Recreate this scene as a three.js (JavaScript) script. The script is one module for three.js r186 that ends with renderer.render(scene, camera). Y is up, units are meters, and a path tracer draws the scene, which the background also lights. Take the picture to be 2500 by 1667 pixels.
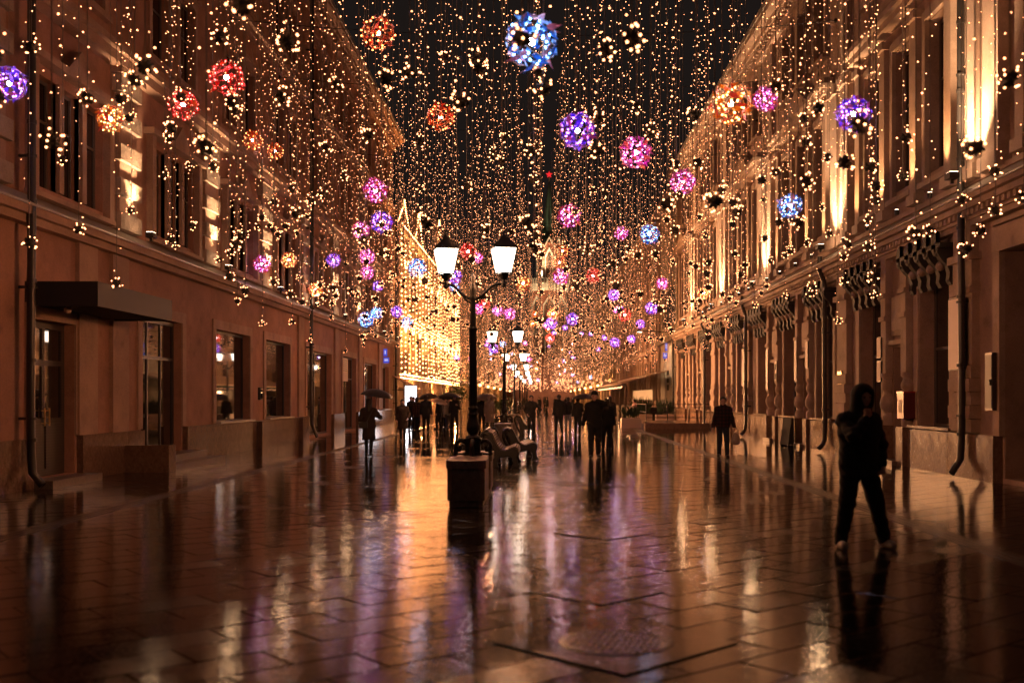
import * as THREE from 'three';
import { MarchingCubes } from 'three/addons/objects/MarchingCubes.js';
import { RectAreaLightUniformsLib } from 'three/addons/lights/RectAreaLightUniformsLib.js';
RectAreaLightUniformsLib.init();

// ------------------------------------------------------------------ camera, sky, exposure
const scene = new THREE.Scene();
const W = 1024, H = 682, EYE = 1.717, FOC = 1045, PX = 540.7, PY = 396.5;   // focal length and vanishing point in pixels of a 1024 x 682 frame
const camera = new THREE.PerspectiveCamera(2 * Math.atan(H / 2 / FOC) * 180 / Math.PI, W / H, 0.1, 900);
camera.position.set(0, EYE, 0);
camera.lookAt(0, EYE, -10);
camera.setViewOffset(W, H, W / 2 - PX, H / 2 - PY, W, H);
camera.focus = 30; camera.userData.fStop = 1.08;
const renderer = new THREE.WebGLRenderer({ antialias: true });
renderer.setSize(W, H);
renderer.toneMapping = THREE.LinearToneMapping;
renderer.toneMappingExposure = 1.0;
renderer.shadowMap.enabled = true;
{ // overcast city night: a very dark, faintly warm sky, a little lighter towards the horizon
  const w = 64, h = 32, a = new Float32Array(w * h * 4);
  for (let y = 0; y < h; y++) for (let x = 0; x < w; x++) {
    const e = Math.max(0, (y + 0.5) / h * 2 - 1), k = 0.8 - 0.3 * e, i = (y * w + x) * 4;
    a[i] = 0.0155 * k; a[i + 1] = 0.0112 * k; a[i + 2] = 0.0098 * k; a[i + 3] = 1;
  }
  const t = new THREE.DataTexture(a, w, h, THREE.RGBAFormat, THREE.FloatType);
  t.mapping = THREE.EquirectangularReflectionMapping; t.magFilter = t.minFilter = THREE.LinearFilter; t.needsUpdate = true;
  scene.background = t; scene.environment = t;
}

// ------------------------------------------------------------------ helpers
const V = (x, y, z) => new THREE.Vector3(x, y, z);
const rng = (s) => () => { s = (s + 0x6d2b79f5) | 0; let t = Math.imul(s ^ (s >>> 15), 1 | s); t = (t + Math.imul(t ^ (t >>> 7), 61 | t)) ^ t; return ((t ^ (t >>> 14)) >>> 0) / 4294967296; };
const R0 = rng(7), rr = (a, b, r = R0) => a + (b - a) * r();
const lerp = (a, b, t) => a + (b - a) * t, clamp = (x, a, b) => Math.min(b, Math.max(a, x));
// a point of the photograph (its 2500 x 1667 pixels) at a given distance down the street
const at = (sx, sy, d) => [(sx - 1320) * d / 2551, EYE + (968 - sy) * d / 2551, -d];
const used = new Map();
const numbered = (n) => { const k = used.get(n) ?? 0; used.set(n, k + 1); return k ? n + '_' + String(k).padStart(3, '0') : n; };
function thing(name, label, category, pos = [0, 0, 0], ry = 0, group) {
  const g = new THREE.Group(); g.name = numbered(name); g.position.set(...pos); g.rotation.y = ry;
  g.userData = { label, category }; if (group) g.userData.group = group;
  scene.add(g); return g;
}
function cloneThing(o, label, pos, ry, group) {
  const c = o.clone(); c.name = numbered(o.name.replace(/_\d{3}$/, '')); c.userData = { ...o.userData, label }; if (group) c.userData.group = group;
  if (pos) c.position.set(...pos); if (ry !== undefined) c.rotation.y = ry;
  scene.add(c); return c;
}
function merge(list) {
  let n = 0; const gs = list.map((g) => (g.index ? g.toNonIndexed() : g));
  for (const g of gs) n += g.attributes.position.count;
  const p = new Float32Array(n * 3), q = new Float32Array(n * 3); let o = 0;
  for (const g of gs) { if (!g.attributes.normal) g.computeVertexNormals(); p.set(g.attributes.position.array.subarray(0, g.attributes.position.count * 3), o); q.set(g.attributes.normal.array.subarray(0, g.attributes.position.count * 3), o); o += g.attributes.position.count * 3; }
  const out = new THREE.BufferGeometry();
  out.setAttribute('position', new THREE.BufferAttribute(p, 3)); out.setAttribute('normal', new THREE.BufferAttribute(q, 3));
  return metreUV(out);
}
function metreUV(g, ox = 0, oy = 0) { // uv in metres, each face by the axis it looks along
  const p = g.attributes.position.array, n = p.length / 3, uv = new Float32Array(n * 2);
  for (let t = 0; t < n; t += 3) {
    const i = t * 3, ax = p[i + 3] - p[i], ay = p[i + 4] - p[i + 1], az = p[i + 5] - p[i + 2], bx = p[i + 6] - p[i], by = p[i + 7] - p[i + 1], bz = p[i + 8] - p[i + 2];
    const nx = Math.abs(ay * bz - az * by), ny = Math.abs(az * bx - ax * bz), nz = Math.abs(ax * by - ay * bx);
    for (let k = 0; k < 3; k++) {
      const j = i + k * 3, u = (t + k) * 2;
      if (ny >= nx && ny >= nz) { uv[u] = p[j]; uv[u + 1] = p[j + 2]; } else if (nx >= nz) { uv[u] = p[j + 2]; uv[u + 1] = p[j + 1]; } else { uv[u] = p[j]; uv[u + 1] = p[j + 1]; }
      uv[u] += ox; uv[u + 1] += oy;
    }
  }
  g.setAttribute('uv', new THREE.BufferAttribute(uv, 2)); return g;
}
function part(name, geos, mat, parent, kind) {
  const m = new THREE.Mesh(Array.isArray(geos) ? merge(geos) : geos, mat);
  m.name = name; m.castShadow = m.receiveShadow = true; if (kind) m.userData.kind = kind;
  parent.add(m); return m;
}
const structure = (o, label) => { o.userData.kind = 'structure'; if (label) o.userData.label = label; return o; };
const box = (x0, x1, y0, y1, z0, z1) => new THREE.BoxGeometry(Math.abs(x1 - x0), Math.abs(y1 - y0), Math.abs(z1 - z0)).translate((x0 + x1) / 2, (y0 + y1) / 2, (z0 + z1) / 2);
const cyl = (r0, r1, h, x, y, z, n = 12) => new THREE.CylinderGeometry(r1, r0, h, n).translate(x, y + h / 2, z);   // r0 at the foot
const ball = (r, x, y, z, w = 12, h = 8) => new THREE.SphereGeometry(r, w, h).translate(x, y, z);
const lathe = (pts, n = 16) => new THREE.LatheGeometry(pts.map(([r, y]) => new THREE.Vector2(r, y)), n);
const tube = (pts, r, n = 24, k = 8) => new THREE.TubeGeometry(new THREE.CatmullRomCurve3(pts.map((p) => V(...p))), n, r, k);
function rod(a, b, r, n = 6, r2 = r) {
  const A = V(...a), B = V(...b), d = B.clone().sub(A), g = new THREE.CylinderGeometry(r2, r, d.length(), n);
  g.applyQuaternion(new THREE.Quaternion().setFromUnitVectors(V(0, 1, 0), d.clone().normalize()));
  return g.translate((A.x + B.x) / 2, (A.y + B.y) / 2, (A.z + B.z) / 2);
}
function extrude(pts, depth, bevel = 0) {
  const s = new THREE.Shape(pts.map(([x, y]) => new THREE.Vector2(x, y)));
  return new THREE.ExtrudeGeometry(s, { depth, bevelEnabled: bevel > 0, bevelSize: bevel, bevelThickness: bevel, bevelSegments: 2, curveSegments: 8 });
}
function slab(w, d, h, c) { // a block with chamfered upper edges, its top at y = 0
  const a = w / 2, b = d / 2, x = a - c, z = b - c, P = [], q = (...v) => { P.push(v[0], v[1], v[2], v[0], v[2], v[3]); };
  const o = [[-a, -c, -b], [a, -c, -b], [a, -c, b], [-a, -c, b]], t = [[-x, 0, -z], [x, 0, -z], [x, 0, z], [-x, 0, z]], u = o.map(([i, , k]) => [i, -h, k]);
  q(t[3], t[2], t[1], t[0]);
  for (let i = 0; i < 4; i++) { const j = (i + 1) % 4; q(o[j], o[i], t[i], t[j]); q(u[j], u[i], o[i], o[j]); }
  const g = new THREE.BufferGeometry(); g.setAttribute('position', new THREE.BufferAttribute(new Float32Array(P.flat()), 3)); g.computeVertexNormals(); return g;
}

// ------------------------------------------------------------------ textures
function noise(size, period, octaves, seed, gain = 0.5) { // tileable value noise, 0..1
  const out = new Float32Array(size * size); let amp = 1, sum = 0;
  for (let o = 0; o < octaves; o++, amp *= gain) {
    const n = period << o, r = rng(seed + o * 101), g = new Float32Array(n * n).map(() => r()); sum += amp;
    for (let y = 0; y < size; y++) for (let x = 0; x < size; x++) {
      const u = x / size * n, v = y / size * n, i = Math.floor(u), j = Math.floor(v), a = u - i, b = v - j, s = a * a * (3 - 2 * a), t = b * b * (3 - 2 * b), i1 = (i + 1) % n, j1 = (j + 1) % n;
      out[y * size + x] += amp * lerp(lerp(g[j * n + i], g[j * n + i1], s), lerp(g[j1 * n + i], g[j1 * n + i1], s), t);
    }
  }
  return out.map((v) => v / sum);
}
function tex(size, f, metres, srgb = false) {
  const a = new Uint8Array(size * size * 4);
  for (let i = 0; i < size * size; i++) { const c = f(i); for (let k = 0; k < 3; k++) a[i * 4 + k] = clamp((Array.isArray(c) ? c[k] : c) * 255, 0, 255); a[i * 4 + 3] = 255; }
  const t = new THREE.DataTexture(a, size, size); t.wrapS = t.wrapT = THREE.RepeatWrapping; t.magFilter = THREE.LinearFilter; t.minFilter = THREE.LinearFilter;
  if (srgb) t.colorSpace = THREE.SRGBColorSpace;
  t.repeat.set(1 / metres, 1 / metres); t.needsUpdate = true; return t;
}
const nA = noise(512, 4, 7, 11), nB = noise(512, 8, 6, 23), nC = noise(512, 64, 3, 31, 0.7), nD = noise(512, 3, 4, 47), nE = noise(512, 128, 2, 59, 0.9);
const T = {
  stucco: tex(512, (i) => 0.78 + 0.26 * (nA[i] - 0.5) + 0.12 * (nE[i] - 0.5) - 0.10 * Math.max(0, nB[i] - 0.58) * 3 + 0.1 * (nD[i] - 0.5), 2.6, true),
  stuccoBump: tex(512, (i) => 0.6 * nC[i] + 0.4 * nE[i], 1.1),
  rock: tex(512, (i) => 0.75 * nB[i] + 0.25 * nC[i], 0.8),
  granite: tex(512, (i) => { const s = nE[i] > 0.62 ? 0.22 : nE[i] < 0.36 ? -0.26 : 0; return [0.78 + s + 0.25 * (nB[i] - 0.5), 0.74 + s * 0.9 + 0.25 * (nB[i] - 0.5), 0.72 + s * 0.8 + 0.25 * (nB[i] - 0.5)]; }, 0.5, true),
  paveColor: tex(512, (i) => 0.62 + 0.5 * (nA[i] - 0.5) + 0.22 * (nE[i] - 0.5), 3.1, true),
  paveRough: tex(512, (i) => { const p = clamp((nD[i] - 0.36) * 4.2, 0, 1); const m = clamp((nB[i] - 0.56) * 7, 0, 1) * clamp((nA[i] - 0.46) * 5, 0, 1); return 0.016 + 0.07 * p * (0.55 + 0.9 * (nC[i] - 0.25)) + 0.22 * m * (0.6 + 0.8 * (nE[i] - 0.3)); }, 4.7),
  paveBump: tex(512, (i) => 0.50 * nB[i] + 0.38 * nC[i] + 0.12 * nE[i], 1.7),
  waveBump: tex(512, (i) => 0.66 * nD[i] + 0.22 * nB[i] + 0.12 * nC[i], 3.6),
  plinthRough: tex(512, (i) => 0.18 + 0.35 * nB[i], 1.1),
  wood: tex(512, (i) => { const x = i % 512, y = (i / 512) | 0; return 0.7 + 0.35 * (nB[((y * 9) % 512) * 512 + ((x >> 3) % 512)] - 0.5); }, 0.5, true),
  cloth: tex(512, (i) => 0.82 + 0.3 * (nC[i] - 0.5) + 0.2 * (nE[i] - 0.5), 0.6, true),
  plaid: tex(128, (i) => { const x = i % 128, y = i >> 7, a = x % 64 < 30, b = y % 64 < 30; return a && b ? [0.62, 0.42, 0.3] : a || b ? [0.36, 0.22, 0.17] : [0.12, 0.1, 0.1]; }, 0.22, true),
  check: tex(128, (i) => { const x = i % 128, y = i >> 7, a = x % 64 < 24, b = y % 64 < 24; return a && b ? [0.42, 0.14, 0.12] : a || b ? [0.24, 0.1, 0.09] : [0.1, 0.07, 0.07]; }, 0.2, true),
};

// ------------------------------------------------------------------ materials (linear base colours)
const C = (r, g, b) => new THREE.Color().setRGB(r, g, b);
const std = (r, g, b, rough, o = {}) => new THREE.MeshStandardMaterial({ color: C(r, g, b), roughness: rough, ...o });
const phys = (r, g, b, rough, o = {}) => new THREE.MeshPhysicalMaterial({ color: C(r, g, b), roughness: rough, ...o });
const glow = (r, g, b) => new THREE.MeshStandardMaterial({ color: C(0.02, 0.02, 0.02), roughness: 0.5, emissive: C(r, g, b), emissiveIntensity: 1 });
const stuccoMat = (r, g, b, bump = 0.006) => std(r, g, b, 0.86, { map: T.stucco, bumpMap: T.stuccoBump, bumpScale: bump });
const M = {
  leftWall: stuccoMat(0.54, 0.27, 0.18), leftTrim: stuccoMat(0.58, 0.36, 0.26, 0.004), leftRock: std(0.60, 0.45, 0.35, 0.85, { map: T.stucco, bumpMap: T.rock, bumpScale: 0.05 }),
  leftPlinth: std(0.22, 0.14, 0.10, 0.5, { map: T.granite, roughnessMap: T.plinthRough }),
  rightWall: stuccoMat(0.52, 0.34, 0.26), rightTrim: stuccoMat(0.62, 0.44, 0.34, 0.004), rightPlinth: std(0.30, 0.20, 0.15, 0.6, { map: T.granite, roughnessMap: T.plinthRough }),
  cream: stuccoMat(0.72, 0.60, 0.47), garlandWall: stuccoMat(0.56, 0.38, 0.24), farWall: stuccoMat(0.46, 0.34, 0.26), farTrim: stuccoMat(0.52, 0.42, 0.33), redBrick: stuccoMat(0.28, 0.10, 0.07, 0.01), white: stuccoMat(0.72, 0.68, 0.62, 0.003),
  glass: phys(0.012, 0.010, 0.009, 0.03, { ior: 2.2 }), frame: std(0.10, 0.075, 0.06, 0.5), darkFrame: std(0.035, 0.03, 0.028, 0.45), metalRoof: std(0.34, 0.30, 0.27, 0.42, { metalness: 0.3, bumpMap: T.stuccoBump, bumpScale: 0.003 }),
  darkDoor: std(0.055, 0.036, 0.028, 0.55, { map: T.wood }), woodDoor: std(0.09, 0.06, 0.045, 0.55, { map: T.wood }), void: std(0.02, 0.017, 0.015, 0.9), iron: std(0.007, 0.0068, 0.0068, 0.42), ironDull: std(0.03, 0.027, 0.026, 0.55),
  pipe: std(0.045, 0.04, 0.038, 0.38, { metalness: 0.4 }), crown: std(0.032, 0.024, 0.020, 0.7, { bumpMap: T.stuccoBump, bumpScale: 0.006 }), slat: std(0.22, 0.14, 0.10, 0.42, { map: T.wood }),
  granite: std(0.25, 0.205, 0.185, 0.34, { map: T.granite, bumpMap: T.stuccoBump, bumpScale: 0.002 }),
  pave: std(0.034, 0.027, 0.024, 1, { map: T.paveColor, roughnessMap: T.paveRough, bumpMap: T.paveBump, bumpScale: 0.0024 }), paveFar: std(0.034, 0.027, 0.024, 1, { map: T.paveColor, roughnessMap: T.paveRough, bumpMap: T.waveBump, bumpScale: 0.008 }),
  paveDark: std(0.022, 0.018, 0.016, 1, { map: T.paveColor, roughnessMap: T.paveRough, bumpMap: T.paveBump, bumpScale: 0.0022 }), pavePale: std(0.052, 0.042, 0.037, 1, { map: T.paveColor, roughnessMap: T.paveRough, bumpMap: T.paveBump, bumpScale: 0.0028 }),
  mortar: std(0.03, 0.026, 0.024, 0.5), drain: std(0.05, 0.04, 0.035, 0.24, { map: T.granite, bumpMap: T.paveBump, bumpScale: 0.004 }), castIron: std(0.035, 0.031, 0.029, 0.22, { metalness: 0.2, bumpMap: T.stuccoBump, bumpScale: 0.003 }),
  awning: std(0.30, 0.12, 0.08, 0.7), stripe: std(0.55, 0.42, 0.33, 0.7), green: std(0.03, 0.06, 0.045, 0.8), spire: std(0.09, 0.17, 0.145, 0.5), sign: std(0.46, 0.33, 0.26, 0.6), brass: std(0.62, 0.40, 0.16, 0.3, { metalness: 0.6 }), poster: phys(0.52, 0.36, 0.31, 0.55), red: std(0.32, 0.02, 0.02, 0.35), blueSign: glow(0.05, 0.07, 0.55), whiteText: glow(0.5, 0.5, 0.8),
  skin: phys(0.50, 0.30, 0.22, 0.55), foliage: std(0.03, 0.055, 0.025, 0.7), leafBall: std(0.018, 0.014, 0.011, 0.6), cord: std(0.20, 0.16, 0.13, 0.6),
  bulb: glow(9.6, 3.6, 1.5), garlandBulb: glow(32, 11.5, 3.8), lanternGlass: glow(9, 7.2, 5.6), lanternCap: std(0.03, 0.028, 0.027, 0.5), spotLens: glow(12, 8.5, 5.6), lightbox: glow(2.6, 2.5, 2.7), shopGlow: glow(1.1, 0.5, 0.2),
};

// ------------------------------------------------------------------ the wet stone pavement
{
  const ground = structure(part('ground', new THREE.PlaneGeometry(240, 420).rotateX(-Math.PI / 2).translate(0, -0.016, -190), M.mortar, scene), 'ground under the pavement');
  const far = structure(part('pavement_beyond', metreUV(box(-11, 11, -0.3, 0, -330, -30.3).toNonIndexed()), M.paveFar, scene), 'wet pavement far down the street');
  const pave = new THREE.Group(); pave.name = 'pavement'; structure(pave, 'rain-wet dark stone slabs laid aslant across the pedestrian street'); scene.add(pave);
  const A = 0.9, B = 0.45, r = rng(91), variants = [0, 1, 2, 3, 4, 5, 6, 7].map((k) => metreUV(slab(A - 0.008, B - 0.008, 0.05, 0.006), k * 1.37, k * 0.71));
  const ang = 0.70, c = Math.cos(ang), s = Math.sin(ang), list = [];
  for (let j = -90; j < 90; j++) for (let i = -50; i < 50; i++) {
    const u = (i + (j & 1) * 0.5) * A, v = j * B, x = u * c - v * s, d = u * s + v * c + 16;
    if (x < -10.2 || x > 9.6 || d < 3.4 || d > 30.6) continue;
    const seen = d > 5.6 && x > -1320 * d / 2551 - 0.5 && x < 1180 * d / 2551 + 0.5;
    list.push({ x, d, seen, k: Math.floor(r() * 8), tx: (r() - 0.5) * 0.0085, tz: (r() - 0.5) * 0.0085, dy: (r() - 0.5) * 0.0024, tone: r(), flip: r() < 0.5 ? 0 : Math.PI });
  }
  list.sort((a, b) => (b.seen - a.seen) || (a.d - b.d));
  const rest = [];
  list.forEach((e, n) => {
    if (n < 300) {
      const m = new THREE.Mesh(variants[e.k], e.tone < 0.2 ? M.paveDark : e.tone > 0.82 ? M.pavePale : M.pave); m.name = 'paver'; m.position.set(e.x, e.dy, -e.d); m.rotation.set(e.tx, ang + e.flip, e.tz, 'XYZ'); m.receiveShadow = true; pave.add(m);
    } else {
      const q = new THREE.Matrix4().compose(V(e.x, e.dy, -e.d), new THREE.Quaternion().setFromEuler(new THREE.Euler(e.tx, ang + e.flip, e.tz)), V(1, 1, 1));
      const g = variants[e.k].clone().applyMatrix4(q); rest.push(g);
    }
  });
  part('pavers', rest, M.pave, pave, 'stuff');
  // long granite drain strips down both sides
  for (const [x, w, lab] of [[-6.6, 0.34, 'pale stone drain strip along the left side of the street'], [5.05, 0.34, 'pale stone drain strip along the right side of the street']]) {
    const g = []; for (let d = 4; d < 78; d += 1.0) g.push(slab(w, 0.985, 0.04, 0.008).translate(x, 0.004, -d - 0.5));
    structure(part('drain_strip', g, M.drain, scene), lab);
    const gr = []; for (const o of [-0.05, 0.05]) gr.push(box(x + o - 0.015, x + o + 0.015, 0.0042, 0.0075, -78, -4));
    structure(part('drain_grating', gr, M.castIron, scene), lab.replace('pale stone drain strip', 'narrow iron drain bars'));
  }
  // manhole with its turned square stone frame, and two turned square service covers
  const mh = thing('manhole_cover', 'round cast-iron manhole cover with parallel bars set in a turned square stone', 'manhole cover', [0.52, 0.0075, -7.28], 0.78);
  { const o = 0.60, f = []; const sh = new THREE.Shape([[-o, -o], [o, -o], [o, o], [-o, o]].map(([a, b]) => new THREE.Vector2(a, b))); const ho = new THREE.Path(); ho.absarc(0, 0, 0.4, 0, 7, true); sh.holes.push(ho);
    f.push(new THREE.ExtrudeGeometry(sh, { depth: 0.002, bevelEnabled: true, bevelSize: 0.004, bevelThickness: 0.002, bevelSegments: 1, curveSegments: 24 }).rotateX(-Math.PI / 2));
    part('frame', f, M.pave, mh);
    part('rim', [lathe([[0.33, 0.0], [0.33, 0.008], [0.345, 0.011], [0.375, 0.011], [0.395, 0.006], [0.395, 0.0]], 40)], M.castIron, mh);
    part('plate', [new THREE.CylinderGeometry(0.335, 0.335, 0.008, 40).translate(0, 0.004, 0)], M.castIron, mh);
    for (let k = -6; k <= 6; k++) { const x = k * 0.047, h = Math.sqrt(0.1 - x * x); part('bar', [new THREE.BoxGeometry(0.02, 0.006, 2 * h).translate(x, 0.010, 0)], M.castIron, mh).rotation.y = -0.78 - 0.25; }
  }
  [[0.8, 13.2, 0.47, 'square service cover turned cornerwise in the wet paving, the farther of two'], [0.5, 9.2, 0.42, 'square service cover turned cornerwise in the wet paving just beyond the round manhole']].forEach(([x, d, o, lab]) => {
    const t = thing('service_cover', lab, 'service cover', [x, 0.0025, -d], 0.78, 'square service covers in the paving');
    const sh = new THREE.Shape([[-o, -o], [o, -o], [o, o], [-o, o]].map(([a, b]) => new THREE.Vector2(a, b))), i = o - 0.03; sh.holes.push(new THREE.Path([[-i, -i], [-i, i], [i, i], [i, -i]].map(([a, b]) => new THREE.Vector2(a, b))));
    part('rim', [new THREE.ExtrudeGeometry(sh, { depth: 0.0025, bevelEnabled: false }).rotateX(-Math.PI / 2)], M.castIron, t);
    part('plate', [box(-i + 0.004, i - 0.004, -0.004, 0.002, -i + 0.004, i - 0.004)], M.pave, t);
  });
}

// ------------------------------------------------------------------ facades
// A facade stands on the plane x = X; along it runs d (metres from the viewer), up it y, and p is how far a thing stands proud of it.
function facade(name, label, category, s, X, d0) { const g = thing(name, label, category, [X, 0, -d0]); return { g, s, d0, X }; }
const fb = (F, da, db, ya, yb, pa, pb) => box(-F.s * pa, -F.s * pb, ya, yb, -(da - F.d0), -(db - F.d0));
const fpos = (F, d, y, p) => [-F.s * p, y, -(d - F.d0)];
const fworld = (F, d, y, p) => [F.X - F.s * p, y, -d];
function pierced(F, d0, d1, y0, y1, thick, holes) { // wall with rectangular openings
  const ds = [...new Set([d0, d1, ...holes.flatMap((h) => [h[0], h[1]])])].filter((v) => v >= d0 && v <= d1).sort((a, b) => a - b), ys = [...new Set([y0, y1, ...holes.flatMap((h) => [h[2], h[3]])])].filter((v) => v >= y0 && v <= y1).sort((a, b) => a - b), out = [];
  for (let i = 0; i + 1 < ds.length; i++) {
    let from = null;
    for (let j = 0; j < ys.length; j++) {
      const m = j + 1 < ys.length ? (ys[j] + ys[j + 1]) / 2 : null, c = (ds[i] + ds[i + 1]) / 2;
      const open = m === null || holes.some((h) => c > h[0] && c < h[1] && m > h[2] && m < h[3]);
      if (!open && from === null) from = ys[j];
      if (open && from !== null) { out.push(fb(F, ds[i], ds[i + 1], from, ys[j], -thick, 0)); from = null; }
    }
  }
  return out;
}
// one window or glazed door in an opening: its frame a part, its panes sub-parts
function glazed(F, [d0, d1, y0, y1], { cols = 2, rows = [1], p = -0.2, bar = 0.07, name = 'window', fm = M.frame, pane = M.glass, back = true } = {}) {
  const g = [fb(F, d0, d0 + bar, y0, y1, p - 0.06, p), fb(F, d1 - bar, d1, y0, y1, p - 0.06, p), fb(F, d0 + bar, d1 - bar, y1 - bar, y1, p - 0.06, p), fb(F, d0 + bar, d1 - bar, y0, y0 + bar, p - 0.06, p)], panes = [];
  const tot = rows.reduce((a, b) => a + b, 0), w = (d1 - d0 - bar) / cols; let y = y0 + bar / 2;
  rows.forEach((f, k) => {
    const h = (y1 - y0 - bar) * f / tot;
    if (k) g.push(fb(F, d0 + bar, d1 - bar, y - bar * 0.4, y + bar * 0.4, p - 0.05, p - 0.003));
    for (let c = 0; c < cols; c++) {
      const a = d0 + bar / 2 + c * w;
      if (c) g.push(fb(F, a - bar * 0.4, a + bar * 0.4, y + bar / 2, y + h - bar / 2, p - 0.05, p - 0.004));
      panes.push(fb(F, a + bar * 0.4, a + w - bar * 0.4, y + bar * 0.4, y + h - bar * 0.4, p - 0.045, p - 0.03));
    }
    y += h;
  });
  const w0 = part(name, g, fm, F.g); panes.forEach((q) => part('pane', metreUV(q.toNonIndexed()), pane, w0));
  return w0;
}
const lampSpot = (pos, target, I, col, angle, pen = 0.6, soft = 3) => { const l = new THREE.SpotLight(col, I, 0, angle, pen, 2); l.position.set(...pos); l.target.position.set(...target); l.shadow.radius = soft; l.castShadow = true; scene.add(l, l.target); return l; };
const lampPoint = (pos, I, col, soft = 4) => { const l = new THREE.PointLight(col, I, 0, 2); l.position.set(...pos); l.shadow.radius = soft; l.castShadow = true; scene.add(l); return l; };
const WARM = C(1, 0.50, 0.20), PEACH = C(1, 0.60, 0.31), ORANGE = C(1, 0.36, 0.09);

function makePipe(s, X, d, top, lab, bend) {
    const t = thing('downpipe', lab, 'downpipe', [X - s * 0.22, 0, -d], 0, 'rainwater downpipes on the facades');
    part('pipe', bend ? [tube([[s * -0.15, top + 0.5, 0], [s * -0.15, top + 0.1, 0], [0, top - 0.35, 0], [0, top - 0.8, 0], [0, top * 0.5, 0], [0, 0.45, 0], [-s * 0.04, 0.25, 0], [-s * 0.2, 0.1, 0]], 0.075, 40, 12)] : [tube([[0, top, 0], [0, top * 0.6, 0], [0, 0.45, 0], [-s * 0.04, 0.25, 0], [-s * 0.2, 0.1, 0]], 0.075, 30, 12)], M.pipe, t);
    for (let y = 0.9; y < top - 0.9; y += 1.45) part('collar', [cyl(0.088, 0.088, 0.07, 0, y, 0, 14)], M.pipe, t);
    for (let y = 1.3; y < top - 0.9; y += 2.4) part('bracket', [box(0, s * 0.24, y, y + 0.05, -0.02, 0.02), cyl(0.092, 0.092, 0.045, 0, y, 0, 14)], M.ironDull, t);
    return t;
}
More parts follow.
